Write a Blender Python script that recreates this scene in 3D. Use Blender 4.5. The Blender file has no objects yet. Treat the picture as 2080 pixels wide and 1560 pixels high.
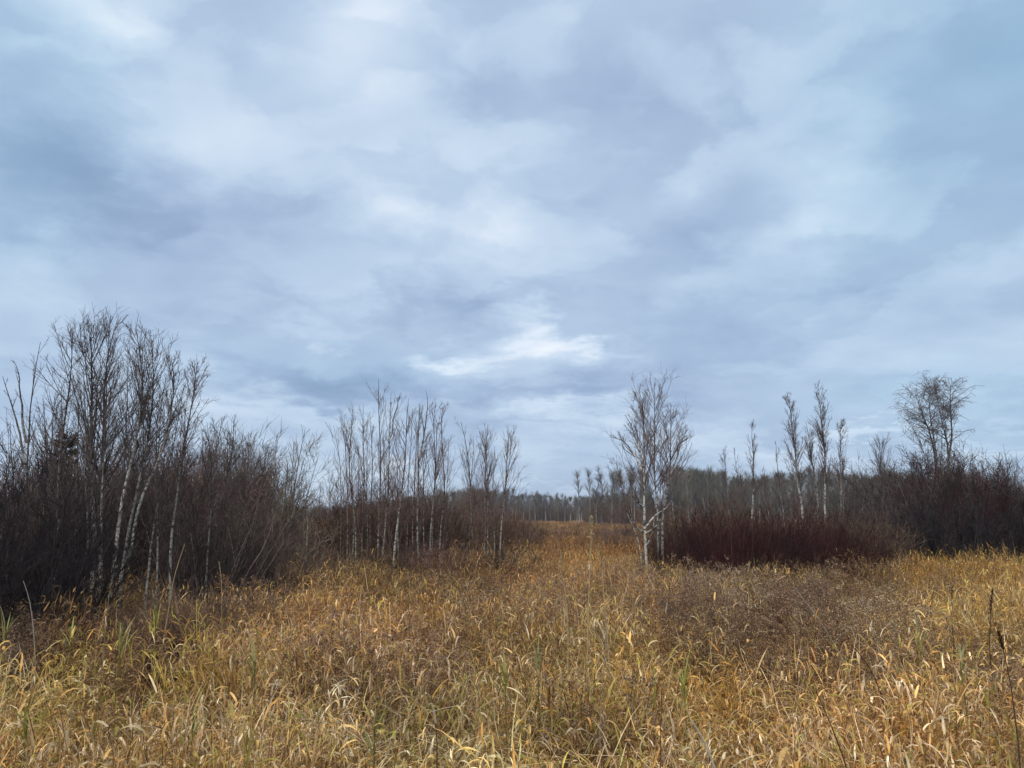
import bpy, math, random
import numpy as np
from mathutils import Euler

# ------------------------------------------------------------------ camera, sky, sun, exposure
S = bpy.context.scene
COL = S.collection
CAM = np.array([0.0, 0.0, 2.2])
F = 1560.0                       # focal length in pixels of the 2080 px wide photograph
PITCH = math.atan(265.0 / F)
cd = bpy.data.cameras.new("camera")
cd.sensor_width = 36.0
cd.lens = 36.0 * F / 2080.0
cd.clip_end = 9000.0
cd.clip_start = 0.05
cam = bpy.data.objects.new("camera", cd)
cam.location = CAM
cam.rotation_euler = (math.radians(90) + PITCH, 0, 0)
COL.objects.link(cam)
S.camera = cam

SUN_EL, SUN_AZ = math.radians(56), math.radians(205)      # overcast: a broad soft lamp
W = bpy.data.worlds.new("World"); S.world = W; W.use_nodes = True
wn, wl = W.node_tree.nodes, W.node_tree.links
wn.clear()
def N(kind, **kw):
    n = wn.new(kind)
    for k, v in kw.items(): setattr(n, k, v)
    return n
def wmath(op, a, b=None, c=None, clamp=False):
    n = N("ShaderNodeMath", operation=op, use_clamp=clamp)
    for i, v in enumerate((a, b, c)):
        if v is None: continue
        if isinstance(v, (int, float)): n.inputs[i].default_value = v
        else: wl.new(v, n.inputs[i])
    return n.outputs[0]
tc = N("ShaderNodeTexCoord")
sep = N("ShaderNodeSeparateXYZ"); wl.new(tc.outputs["Generated"], sep.inputs[0])
az = wmath("ARCTAN2", sep.outputs[0], sep.outputs[1])
el = wmath("ARCSINE", sep.outputs[2])
comb = N("ShaderNodeCombineXYZ"); wl.new(az, comb.inputs[0]); wl.new(el, comb.inputs[1])
def noise(vec, scale, detail, rough=0.5, dist=0.0):
    n = N("ShaderNodeTexNoise"); n.inputs["Scale"].default_value = scale
    n.inputs["Detail"].default_value = detail; n.inputs["Roughness"].default_value = rough
    n.inputs["Distortion"].default_value = dist
    wl.new(vec, n.inputs["Vector"]); return n
def vmath(op, a, b):
    n = N("ShaderNodeVectorMath", operation=op)
    for i, v in enumerate((a, b)):
        if isinstance(v, tuple): n.inputs[i].default_value = v
        else: wl.new(v, n.inputs[i])
    return n.outputs[0]
# cloud field: the direction projected on a cloud deck (stretched towards the horizon)
zc = wmath("ADD", wmath("ABSOLUTE", sep.outputs[2]), 0.22)
deck = N("ShaderNodeCombineXYZ")
wl.new(wmath("DIVIDE", sep.outputs[0], zc), deck.inputs[0])
wl.new(wmath("DIVIDE", sep.outputs[1], zc), deck.inputs[1])
wvec = noise(deck.outputs[0], 1.3, 3.0, 0.55)
warp = vmath("MULTIPLY", vmath("SUBTRACT", wvec.outputs["Color"], (0.5, 0.5, 0.5)), (0.20, 0.12, 0.0))
wvec2 = noise(deck.outputs[0], 5.5, 5.0, 0.62)
warp2 = vmath("MULTIPLY", vmath("SUBTRACT", wvec2.outputs["Color"], (0.5, 0.5, 0.5)), (0.15, 0.10, 0.0))
P = vmath("ADD", vmath("ADD", comb.outputs[0], warp), warp2)
def ang_of(x, y):
    dx, dz = (x - 1040) / F, (780 - y) / F
    c, s = math.cos(PITCH), math.sin(PITCH)
    v = np.array([dx, c - s * dz, s + c * dz]); v /= np.linalg.norm(v)
    return math.atan2(v[0], v[1]), math.asin(v[2])
def blobs(lst, start):
    cur = start
    for (x, y, rx, ry, rot, amp) in lst:
        a, e = ang_of(x, y)
        mp = N("ShaderNodeMapping", vector_type="TEXTURE")
        mp.inputs["Location"].default_value = (a, e, 0)
        mp.inputs["Rotation"].default_value = (0, 0, math.radians(rot))
        mp.inputs["Scale"].default_value = (rx / F, ry / F, 1)
        wl.new(P, mp.inputs["Vector"])
        g = N("ShaderNodeTexGradient", gradient_type="SPHERICAL"); wl.new(mp.outputs[0], g.inputs[0])
        sm = N("ShaderNodeMapRange", interpolation_type="SMOOTHSTEP"); wl.new(g.outputs[1], sm.inputs[0])
        cur = wmath("MULTIPLY_ADD", sm.outputs[0], amp, cur)
    return cur
CL = [ # x, y, radius x, radius y, rotation, brightness
    (730, 90, 300, 170, 10, .26), (160, 20, 230, 90, 0, .30), (900, 470, 330, 80, 5, .20), (500, 240, 330, 160, 20, .10),
    (330, 400, 430, 110, -8, -.26), (60, 330, 220, 200, 0, -.14), (860, 330, 420, 180, 0, .09),
    (1085, 665, 130, 60, -15, .22), (1150, 695, 170, 52, -8, .22), (1000, 705, 110, 26, 6, .16), (1215, 690, 70, 22, 0, .16), (880, 712, 120, 30, 0, .26), (905, 640, 190, 46, 0, -.17),
    (700, 775, 360, 60, 0, -.26), (1120, 800, 360, 42, 0, -.24), (330, 680, 260, 90, 0, -.10), (560, 560, 330, 70, 0, -.02),
    (1460, 430, 200, 120, 15, -.18), (1730, 250, 90, 170, -25, .14), (1640, 450, 180, 50, 15, .12), (1250, 190, 300, 140, 0, -.09),
    (1560, 170, 340, 90, 10, -.06), (1900, 90, 330, 170, 0, -.13), (1500, 610, 420, 70, 0, -.13), (1850, 560, 300, 100, 0, -.05),
    (1650, 690, 330, 36, 0, -.06), (1750, 880, 340, 22, 2, .22), (1210, 845, 260, 22, 0, .13), (1980, 900, 200, 25, 3, .20),
    (1130, 880, 260, 16, 0, -.10), (700, 965, 260, 22, 0, .12), (1080, 975, 240, 16, 0, .10), (1300, 760, 500, 30, 0, -.08), (600, 880, 500, 60, 0, -.06), (420, 800, 250, 60, 0, .04),
    (1000, 560, 280, 70, 0, .12), (640, 655, 120, 30, 0, .14), (1130, 440, 120, 60, 0, -.06), (1280, 700, 120, 30, 0, .08),
    (1550, 740, 300, 26, 0, .08), (120, 560, 200, 60, 0, .03), (1400, 330, 160, 60, 20, .05), (1010, 160, 170, 100, 0, -.07)]
base = noise(deck.outputs[0], 0.9, 7.0, 0.5, 0.3)
fine = noise(deck.outputs[0], 2.8, 7.0, 0.48, 0.25)
v0 = wmath("MULTIPLY_ADD", wmath("SUBTRACT", base.outputs[0], 0.5), 0.22, 0.505)
v1 = wmath("MULTIPLY_ADD", wmath("SUBTRACT", fine.outputs[0], 0.5), 0.38, v0)
fine2 = noise(vmath('ADD', deck.outputs[0], (7.3, 2.1, 0.0)), 7.0, 7.0, 0.5, 0.3)
v1 = wmath('MULTIPLY_ADD', wmath('SUBTRACT', fine2.outputs[0], 0.5), 0.12, v1)
lump = noise(vmath('MULTIPLY', vmath('ADD', comb.outputs[0], vmath('MULTIPLY', warp2, (0.8, 0.8, 0.0))), (1.0, 1.9, 1.0)), 4.2, 7.0, 0.48, 0.35)
lm = N("ShaderNodeMapRange", interpolation_type="SMOOTHSTEP"); wl.new(lump.outputs[0], lm.inputs[0])
lm.inputs[1].default_value = 0.43; lm.inputs[2].default_value = 0.57; lm.inputs[3].default_value = -0.065; lm.inputs[4].default_value = 0.065
v1 = wmath('ADD', v1, lm.outputs[0])
val = blobs(CL, v1)
ramp = N("ShaderNodeValToRGB")
wl.new(val, ramp.inputs[0])
def srgb(r, g, b):
    f = lambda c: ((c / 255 + .055) / 1.055) ** 2.4 if c > 10 else c / 255 / 12.92
    return (f(r) * .95, f(g) * .92, f(b) * .895, 1)
cr = ramp.color_ramp; cr.interpolation = "B_SPLINE"
cr.elements[0].position = 0.05; cr.elements[0].color = srgb(122, 147, 180)
cr.elements[1].position = 0.98; cr.elements[1].color = srgb(232, 239, 247)
for p, c in ((0.28, (143, 166, 199)), (0.46, (164, 187, 215)), (0.62, (182, 203, 226)), (0.78, (203, 219, 237))):
    e = cr.elements.new(p); e.color = srgb(*c)
teal = blobs([(2050, 120, 620, 420, 0, .75), (40, 120, 330, 420, 0, .40), (2000, 800, 420, 150, 0, .40), (30, 420, 240, 300, 0, .22),
              (1700, 560, 500, 300, 0, .18), (700, 740, 400, 110, 0, .25)], 0.0)
tmix = N("ShaderNodeMix", data_type="RGBA", blend_type="MULTIPLY"); tmix.clamp_factor = True
wl.new(teal, tmix.inputs[0]); wl.new(ramp.outputs[0], tmix.inputs[6]); tmix.inputs[7].default_value = (0.79, 0.975, 0.98, 1)
sky = N("ShaderNodeTexSky", sky_type="NISHITA"); sky.sun_disc = False
sky.sun_elevation = SUN_EL; sky.sun_rotation = SUN_AZ; sky.altitude = 100
b1 = N("ShaderNodeBackground"); wl.new(sky.outputs[0], b1.inputs[0]); b1.inputs[1].default_value = 0.08
b2 = N("ShaderNodeBackground"); wl.new(tmix.outputs[2], b2.inputs[0]); b2.inputs[1].default_value = 0.735
ms = N("ShaderNodeMixShader"); ms.inputs[0].default_value = 0.95
wl.new(b1.outputs[0], ms.inputs[1]); wl.new(b2.outputs[0], ms.inputs[2])
wo = N("ShaderNodeOutputWorld"); wl.new(ms.outputs[0], wo.inputs[0])

sd = bpy.data.lights.new("sun", "SUN"); sd.energy = 1.5; sd.angle = math.radians(28); sd.color = (1.0, 0.91, 0.78)
so = bpy.data.objects.new("sun", sd); COL.objects.link(so)
# lamp points down its -Z: the light comes from high up, behind and left of the camera
so.rotation_euler = Euler((math.radians(90) - SUN_EL, 0, math.radians(-25)), 'XYZ')
S.view_settings.view_transform = 'Standard'; S.view_settings.look = 'None'
S.view_settings.exposure = 0.80; S.view_settings.gamma = 1.0; S.view_settings.use_curve_mapping = False
S.cycles.max_bounces = 6; S.cycles.diffuse_bounces = 3; S.cycles.glossy_bounces = 2; S.cycles.transmission_bounces = 3

# ------------------------------------------------------------------ helpers
rng = np.random.default_rng(11)
def at(x, y, Y):
    dx, dz = (x - 1040) / F, (780 - y) / F
    c, s = math.cos(PITCH), math.sin(PITCH)
    v = np.array([dx, c - s * dz, s + c * dz]); v = v * (Y / v[1])
    return CAM + v
def proj(X, Y, Z):
    c, s = math.cos(PITCH), math.sin(PITCH)
    dz = Z - CAM[2]; dep = Y * c + dz * s
    return 1040 + F * X / dep, 780 - F * (-Y * s + dz * c) / dep
def gz(X, Y):
    X = np.asarray(X, float); Y = np.asarray(Y, float)
    z = 0.05 * np.sin(X * .55 + 1.3) * np.cos(Y * .4) + 0.035 * np.sin(X * 1.9 + Y * 1.3)
    z = z + 0.10 * np.sin(X * .09 + Y * .05) * np.clip(Y / 40, 0, 1)
    t = np.clip((2.6 - Y) / 2.4, 0, 1); bank = t * t * (3 - 2 * t) * 0.75
    return z * np.clip(1 - np.hypot(X, Y) / 400, 0, 1) + bank
def gzf(x, y): return float(gz(x, y))

MATS = {}
def principled(name, rough=0.8, spec=0.3):
    m = bpy.data.materials.new(name); m.use_nodes = True
    nt = m.node_tree; b = nt.nodes["Principled BSDF"]
    b.inputs["Roughness"].default_value = rough; b.inputs["Specular IOR Level"].default_value = spec
    MATS[name] = m
    return m, nt, b
def bark_material(name, scar=0.0, rough=0.85):
    """vertex colour (bark tone) broken up by lenticel bands and blotches"""
    m, nt, b = principled(name, rough, 0.2)
    n, l = nt.nodes, nt.links
    a = n.new("ShaderNodeAttribute"); a.attribute_name = "col"
    t = n.new("ShaderNodeTexCoord"); mp = n.new("ShaderNodeMapping"); mp.inputs["Scale"].default_value = (6, 6, 11)
    l.new(t.outputs["Object"], mp.inputs[0])
    z = n.new("ShaderNodeTexNoise"); z.inputs["Scale"].default_value = 1.6; z.inputs["Detail"].default_value = 5
    l.new(mp.outputs[0], z.inputs["Vector"])
    r = n.new("ShaderNodeValToRGB"); r.color_ramp.elements[0].position = 0.36; r.color_ramp.elements[1].position = 0.56
    lo = 1.0 - scar
    r.color_ramp.elements[0].color = (lo, lo, lo, 1); r.color_ramp.elements[1].color = (1.05, 1.05, 1.03, 1)
    l.new(z.outputs[0], r.inputs[0])
    mx = n.new("ShaderNodeMix"); mx.data_type = "RGBA"; mx.blend_type = "MULTIPLY"; mx.inputs[0].default_value = 1
    l.new(a.outputs["Color"], mx.inputs[6]); l.new(r.outputs[0], mx.inputs[7]); l.new(mx.outputs[2], b.inputs["Base Color"])
    bp = n.new("ShaderNodeBump"); bp.inputs["Strength"].default_value = .4; bp.inputs["Distance"].default_value = .01
    l.new(z.outputs[0], bp.inputs["Height"]); l.new(bp.outputs[0], b.inputs["Normal"])
    return m
def vary(m, inst):
    """each plant its own bark tone: instancer tint, or a random tone per object"""
    nt = m.node_tree; n, l = nt.nodes, nt.links; b = n["Principled BSDF"]; src = b.inputs["Base Color"].links[0].from_socket
    mx = n.new("ShaderNodeMix"); mx.data_type = "RGBA"; mx.blend_type = "MULTIPLY"; mx.inputs[0].default_value = 1
    l.new(src, mx.inputs[6])
    if inst:
        ti = n.new("ShaderNodeAttribute"); ti.attribute_type = "INSTANCER"; ti.attribute_name = "tint"; l.new(ti.outputs["Color"], mx.inputs[7])
    else:
        oi = n.new("ShaderNodeObjectInfo"); r = n.new("ShaderNodeValToRGB"); l.new(oi.outputs["Random"], r.inputs[0])
        r.color_ramp.elements[0].color = (.62, .60, .60, 1); r.color_ramp.elements[1].color = (1.35, 1.32, 1.2, 1); l.new(r.outputs[0], mx.inputs[7])
    l.new(mx.outputs[2], b.inputs["Base Color"]); return m
def leaf_material(name, rough=0.42, spec=0.5, transl=0.32, instancer=True):
    m, nt, b = principled(name, rough, spec)
    n, l = nt.nodes, nt.links
    a = n.new("ShaderNodeAttribute"); a.attribute_name = "col"
    out = a.outputs["Color"]
    if instancer:
        ti = n.new("ShaderNodeAttribute"); ti.attribute_type = "INSTANCER"; ti.attribute_name = "tint"
        mx = n.new("ShaderNodeMix"); mx.data_type = "RGBA"; mx.blend_type = "MULTIPLY"; mx.inputs[0].default_value = 1
        mx.clamp_result = False
        l.new(out, mx.inputs[6]); l.new(ti.outputs["Color"], mx.inputs[7]); out = mx.outputs[2]
    t = n.new("ShaderNodeTexCoord"); z = n.new("ShaderNodeTexNoise")
    z.inputs["Scale"].default_value = 45; z.inputs["Detail"].default_value = 3
    l.new(t.outputs["Object"], z.inputs["Vector"])
    mr = n.new("ShaderNodeMapRange"); mr.inputs[1].default_value = .3; mr.inputs[2].default_value = .7
    mr.inputs[3].default_value = .72; mr.inputs[4].default_value = 1.2
    l.new(z.outputs[0], mr.inputs[0])
    m2 = n.new("ShaderNodeMix"); m2.data_type = "RGBA"; m2.blend_type = "MULTIPLY"; m2.inputs[0].default_value = 1
    l.new(out, m2.inputs[6]); l.new(mr.outputs[0], m2.inputs[7]); out = m2.outputs[2]
    l.new(out, b.inputs["Base Color"])
    if transl > 0:
        tr = n.new("ShaderNodeBsdfTranslucent"); l.new(out, tr.inputs[0])
        mix = n.new("ShaderNodeMixShader"); mix.inputs[0].default_value = transl
        l.new(b.outputs[0], mix.inputs[1]); l.new(tr.outputs[0], mix.inputs[2])
        l.new(mix.outputs[0], n["Material Output"].inputs[0])
    return m

def tubes(P, R, sides):
    """P (N,n,3) polylines, R (N,n) radii -> verts, quads, index of the source point of each vertex"""
    N_, n, _ = P.shape
    ch = P[:, -1] - P[:, 0]; ch /= np.linalg.norm(ch, axis=1, keepdims=True) + 1e-9
    ref = np.where(np.abs(ch[:, 2:3]) > .9, np.array([[1., 0, 0]]), np.array([[0, 0, 1.]]))
    U = np.cross(ch, ref); U /= np.linalg.norm(U, axis=1, keepdims=True) + 1e-9
    V = np.cross(ch, U)
    a = np.arange(sides) * 2 * math.pi / sides
    off = U[:, None, :] * np.cos(a)[None, :, None] + V[:, None, :] * np.sin(a)[None, :, None]
    v = P[:, :, None, :] + off[:, None, :, :] * R[:, :, None, None]
    base = (np.arange(N_) * n * sides)[:, None, None]
    k = (np.arange(n - 1) * sides)[None, :, None]
    s = np.arange(sides)[None, None, :]; s2 = (s + 1) % sides
    q = np.stack([base + k + s, base + k + s2, base + k + sides + s2, base + k + sides + s], -1).reshape(-1, 4)
    return v.reshape(-1, 3), q
class MB:
    def __init__(s): s.v = []; s.q = []; s.c = []; s.n = 0
    def add(s, v, q, c):
        s.v.append(v); s.q.append(q + s.n); s.c.append(c); s.n += len(v)
    def tube(s, P, R, sides, c):
        """c: (3,), (N,3) or (N,n,3)"""
        N_, n, _ = P.shape; v, q = tubes(P, R, sides)
        c = np.asarray(c, float)
        if c.ndim == 1: c = np.broadcast_to(c, (N_, n, 3))
        elif c.ndim == 2: c = np.broadcast_to(c[:, None, :], (N_, n, 3))
        s.add(v, q, np.repeat(c.reshape(-1, 3), sides, axis=0))
    def mesh(s, name, mat, smooth=True, origin=None):
        v = np.concatenate(s.v); q = np.concatenate(s.q); c = np.concatenate(s.c)
        if origin is not None: v = v - origin
        me = bpy.data.meshes.new(name)
        me.vertices.add(len(v)); me.vertices.foreach_set("co", v.astype(np.float32).ravel())
        k = q.shape[1]
        me.loops.add(len(q) * k); me.loops.foreach_set("vertex_index", q.astype(np.int32).ravel())
        me.polygons.add(len(q)); me.polygons.foreach_set("loop_start", np.arange(0, len(q) * k, k, dtype=np.int32))
        me.polygons.foreach_set("use_smooth", np.full(len(q), smooth))
        me.update(calc_edges=True)
        a = me.attributes.new("col", "FLOAT_COLOR", "POINT")
        a.data.foreach_set("color", np.concatenate([c, np.ones((len(c), 1))], 1).astype(np.float32).ravel())
        me.materials.append(mat)
        return me
    def obj(s, name, mat, parent=None, smooth=True, origin=None, link=True):
        o = bpy.data.objects.new(name, s.mesh(name, mat, smooth, origin))
        if link: COL.objects.link(o)
        if parent is not None: o.parent = parent
        return o
def tag(o, label=None, cat=None, group=None, kind=None):
    for k, v in (("label", label), ("category", cat), ("group", group), ("kind", kind)):
        if v: o[k] = v
    return o
def empty(name, loc, label, cat, group=None):
    o = bpy.data.objects.new(name, None); COL.objects.link(o); o.location = [float(c) for c in loc]
    o.empty_display_size = .2
    return tag(o, label, cat, group)
def nrm(a): return a / (np.linalg.norm(a, axis=-1, keepdims=True) + 1e-9)
def spawn(P, R, idx, t, azm, ang, L, r0, r1, n, up, wig):
    """children polylines on parents P[idx] at parameter t"""
    m = P.shape[1]; s = np.clip(t, 0, .9999) * (m - 1); i = s.astype(int); f = (s - i)[:, None]
    A, B = P[idx, i], P[idx, i + 1]; pos = A + (B - A) * f; T = nrm(B - A)
    ref = np.where(np.abs(T[:, 1:2]) > .9, np.array([[1., 0, 0]]), np.array([[0, 1., 0]]))
    a = nrm(np.cross(T, ref)); b = np.cross(T, a)
    d = np.cos(ang)[:, None] * T + np.sin(ang)[:, None] * (np.cos(azm)[:, None] * a + np.sin(azm)[:, None] * b)
    k = len(t); out = np.zeros((k, n, 3)); out[:, 0] = pos; step = (L / (n - 1))[:, None]
    upv = np.array([0, 0, 1.])
    for j in range(1, n):
        d = nrm(d + upv * (np.asarray(up) if np.ndim(up) == 0 else np.asarray(up)[:, None]) + rng.normal(0, wig, (k, 3)))
        out[:, j] = out[:, j - 1] + d * step
    rp = R[idx, i] + (R[idx, i + 1] - R[idx, i]) * f[:, 0]
    r0 = np.minimum(r0, rp * .75) if r0 is not None else rp * .6
    rr = r0[:, None] + (r1 - r0[:, None]) * np.linspace(0, 1, n)[None, :] ** 1.1
    return out, np.maximum(rr, r1)
def resample(ctrl, n, wob=0.0):
    ctrl = np.asarray(ctrl, float); d = np.r_[0, np.cumsum(np.linalg.norm(np.diff(ctrl, axis=0), axis=1))]
    t = np.linspace(0, d[-1], n)
    # smooth (Catmull-like) by interpolating then averaging
    p = np.stack([np.interp(t, d, ctrl[:, k]) for k in range(3)], 1)
    for _ in range(2): p[1:-1] = (p[:-2] + 2 * p[1:-1] + p[2:]) / 4
    if wob:
        w = rng.normal(0, wob, (n, 3)); w[:, 2] = 0
        for _ in range(2): w[1:-1] = (w[:-2] + w[1:-1] + w[2:]) / 3
        w[0] = 0; p += w
    return p

BARK = bark_material("birch_bark", 0.88)
TWIG = bark_material("twig_bark", 0.25)
DARKBARK = bark_material("dark_shrub_bark", 0.35)
TWIG_I = vary(bark_material("thicket_bark", .3), True)
TWIG_F = vary(bark_material("far_twig_bark", .2), False)
LEAF = leaf_material("dead_leaf_blade", 0.58, 0.24)
LEAF_O = leaf_material("dry_stalk", instancer=False)
FUZZ = leaf_material("seed_fluff", 0.9, 0.1, 0.15)
FUZZ_O = leaf_material("seed_head", 0.9, 0.1, 0.1, instancer=False)

# ------------------------------------------------------------------ ground
def ground():
    def axis(a, b, fine, step, far):
        p = list(np.arange(a, b + 1e-6, fine)); x = b; s = step
        while x < far: x += s; s *= 1.35; p.append(x)
        return p
    pos = axis(0, 24, .6, 1.0, 1600); xs = np.array(sorted(set([-p for p in pos] + pos)))
    yp = axis(0, 30, .5, 1.0, 1600); yn = axis(0, 4, .5, 1.0, 1600); ys = np.array(sorted(set([-p for p in yn] + yp)))
    X, Y = np.meshgrid(xs, ys); Z = gz(X, Y)
    v = np.stack([X, Y, Z], -1).reshape(-1, 3); nx, ny = len(xs), len(ys)
    i = (np.arange(ny - 1)[:, None] * nx + np.arange(nx - 1)[None, :]).ravel()
    q = np.stack([i, i + 1, i + nx + 1, i + nx], -1)
    m, nt, b = principled("thatch_and_soil", 0.95, 0.1)
    n, l = nt.nodes, nt.links
    t = n.new("ShaderNodeTexCoord")
    n1 = n.new("ShaderNodeTexNoise"); n1.inputs["Scale"].default_value = .12; n1.inputs["Detail"].default_value = 8
    n2 = n.new("ShaderNodeTexNoise"); n2.inputs["Scale"].default_value = 14; n2.inputs["Detail"].default_value = 6
    for k in (n1, n2): l.new(t.outputs["Object"], k.inputs["Vector"])
    r1 = n.new("ShaderNodeValToRGB"); r1.color_ramp.elements[0].position = .35; r1.color_ramp.elements[1].position = .68
    r1.color_ramp.elements[0].color = (.075, .042, .026, 1); r1.color_ramp.elements[1].color = (.20, .135, .06, 1)
    l.new(n1.outputs[0], r1.inputs[0])
    r2 = n.new("ShaderNodeValToRGB"); r2.color_ramp.elements[0].position = .3; r2.color_ramp.elements[1].position = .7
    r2.color_ramp.elements[0].color = (.45, .42, .4, 1); r2.color_ramp.elements[1].color = (1.2, 1.15, 1.05, 1)
    l.new(n2.outputs[0], r2.inputs[0])
    mx = n.new("ShaderNodeMix"); mx.data_type = "RGBA"; mx.blend_type = "MULTIPLY"; mx.inputs[0].default_value = 1
    l.new(r1.outputs[0], mx.inputs[6]); l.new(r2.outputs[0], mx.inputs[7]); l.new(mx.outputs[2], b.inputs["Base Color"])
    bp = n.new("ShaderNodeBump"); bp.inputs["Strength"].default_value = .8; bp.inputs["Distance"].default_value = .05
    l.new(n2.outputs[0], bp.inputs["Height"]); l.new(bp.outputs[0], b.inputs["Normal"])
    mb = MB(); mb.add(v, q, np.full((len(v), 3), .1))
    tag(mb.obj("ground", m), kind="structure")
ground()

# ------------------------------------------------------------------ scatter (stuff made with geometry nodes)
def templates(name, meshes):
    c = bpy.data.collections.new(name)
    for i, me in enumerate(meshes):
        c.objects.link(bpy.data.objects.new("%s_%02d" % (name, i), me))
    return c
def lat(X, Y, s, seed):
    r = np.random.default_rng(seed); v = 0
    for k in range(5):
        a, b, c = r.normal(0, s, 2).tolist() + [r.random() * 6.28]
        v = v + np.sin(X * a + Y * b + c)
    return v / 3.2
def scatter(name, label, cat, coll, nvar, pts, rotz, scale, tint, tilt=0.1, hs=None):
    n = len(pts)
    me = bpy.data.meshes.new(name); me.vertices.add(n); me.vertices.foreach_set("co", pts.astype(np.float32).ravel())
    def attr(nm, ty, key, arr):
        a = me.attributes.new(nm, ty, "POINT"); a.data.foreach_set(key, arr.ravel())
    lx, ly = .9 * tilt * lat(pts[:, 0], pts[:, 1], .9, 41), .9 * tilt * lat(pts[:, 0], pts[:, 1], .9, 42)
    sw = rotz * 0 + lx, rotz * 0 + ly; c_, s_r = np.cos(rotz), np.sin(rotz)     # swathe lean turned into each clump's own axes
    rot = np.stack([rng.normal(0, tilt, n) + c_ * sw[0] + s_r * sw[1], rng.normal(0, tilt, n) - s_r * sw[0] + c_ * sw[1], rotz], 1).astype(np.float32)
    hs = np.ones(n) if hs is None else hs
    attr("rot", "FLOAT_VECTOR", "vector", rot)
    attr("scl", "FLOAT_VECTOR", "vector", np.stack([scale, scale, scale * hs], 1).astype(np.float32))
    attr("idx", "INT", "value", rng.integers(0, nvar, n).astype(np.int32))
    attr("tint", "FLOAT_COLOR", "color", np.concatenate([tint, np.ones((n, 1))], 1).astype(np.float32))
    o = bpy.data.objects.new(name, me); COL.objects.link(o)
    g = bpy.data.node_groups.new(name + "_nodes", "GeometryNodeTree")
    g.interface.new_socket("Geometry", in_out="INPUT", socket_type="NodeSocketGeometry")
    g.interface.new_socket("Geometry", in_out="OUTPUT", socket_type="NodeSocketGeometry")
    gi = g.nodes.new("NodeGroupInput"); go = g.nodes.new("NodeGroupOutput")
    ip = g.nodes.new("GeometryNodeInstanceOnPoints"); ci = g.nodes.new("GeometryNodeCollectionInfo")
    ci.inputs["Collection"].default_value = coll; ci.inputs["Separate Children"].default_value = True
    ci.inputs["Reset Children"].default_value = True; ip.inputs["Pick Instance"].default_value = True
    g.links.new(gi.outputs[0], ip.inputs["Points"]); g.links.new(ci.outputs[0], ip.inputs["Instance"])
    for nm, ty, sock in (("rot", "FLOAT_VECTOR", "Rotation"), ("scl", "FLOAT_VECTOR", "Scale"), ("idx", "INT", "Instance Index")):
        na = g.nodes.new("GeometryNodeInputNamedAttribute"); na.data_type = ty; na.inputs[0].default_value = nm
        g.links.new(na.outputs[0], ip.inputs[sock])
    g.links.new(ip.outputs[0], go.inputs[0])
    md = o.modifiers.new("scatter", "NODES"); md.node_group = g
    return tag(o, label, cat, kind="stuff")

# ------------------------------------------------------------------ leaves and grass patches
def ribbons(mb, base, azm, pitch, droop, L, w, twist, c0, c1, n=6, fold=True):
    """arching strap leaves. base (N,3); angles (N,)"""
    N_ = len(base); k = np.arange(n) / (n - 1)
    pk = pitch[:, None] - droop[:, None] * k[None, :] ** 1.4
    step = (L / (n - 1))[:, None]
    dh = np.cos(pk) * step; dz = np.sin(pk) * step
    h = np.concatenate([np.zeros((N_, 1)), np.cumsum(dh[:, :-1], 1)], 1); z = np.concatenate([np.zeros((N_, 1)), np.cumsum(dz[:, :-1], 1)], 1)
    az2 = azm[:, None] + twist[:, None] * .35 * k[None, :]
    P = np.stack([base[:, None, 0] + h * np.cos(az2), base[:, None, 1] + h * np.sin(az2), base[:, None, 2] + z], -1)
    tw = twist[:, None] * k[None, :]
    side = np.stack([-np.sin(azm)[:, None] * np.cos(tw), np.cos(azm)[:, None] * np.cos(tw), np.sin(tw)], -1)
    up = np.stack([-np.sin(pk) * np.cos(azm)[:, None], -np.sin(pk) * np.sin(azm)[:, None], np.cos(pk)], -1)
    wp = (np.minimum(1, .55 + 2.2 * k) * (1 - k ** 2.2) + .03)[None, :, None] * w[:, None, None] * .5
    cols = 3 if fold else 2
    if fold: vs = np.stack([P - side * wp + up * wp * .38, P, P + side * wp + up * wp * .38], 2)
    else: vs = np.stack([P - side * wp, P + side * wp], 2)
    b = (np.arange(N_) * n * cols)[:, None, None]; kk = (np.arange(n - 1) * cols)[None, :, None]; s = np.arange(cols - 1)[None, None, :]
    q = np.stack([b + kk + s, b + kk + s + 1, b + kk + cols + s + 1, b + kk + cols + s], -1).reshape(-1, 4)
    c = c0[:, None, :] * (1 - k[None, :, None]) + c1[:, None, :] * k[None, :, None]
    mb.add(vs.reshape(-1, 3), q, np.repeat(c.reshape(-1, 3), cols, 0))
def pick(pal, wts, n, var=.16):
    pal = np.array(pal, float); i = rng.choice(len(pal), n, p=np.array(wts) / sum(wts))
    return pal[i] * np.clip(rng.normal(1, var, (n, 1)), .45, 1.7)
TAN, ORANGE, CREAM, OLIVE, BROWN, GREEN = (.62, .43, .175), (.54, .31, .09), (.84, .72, .48), (.42, .36, .10), (.30, .17, .07), (.36, .34, .07)
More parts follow.
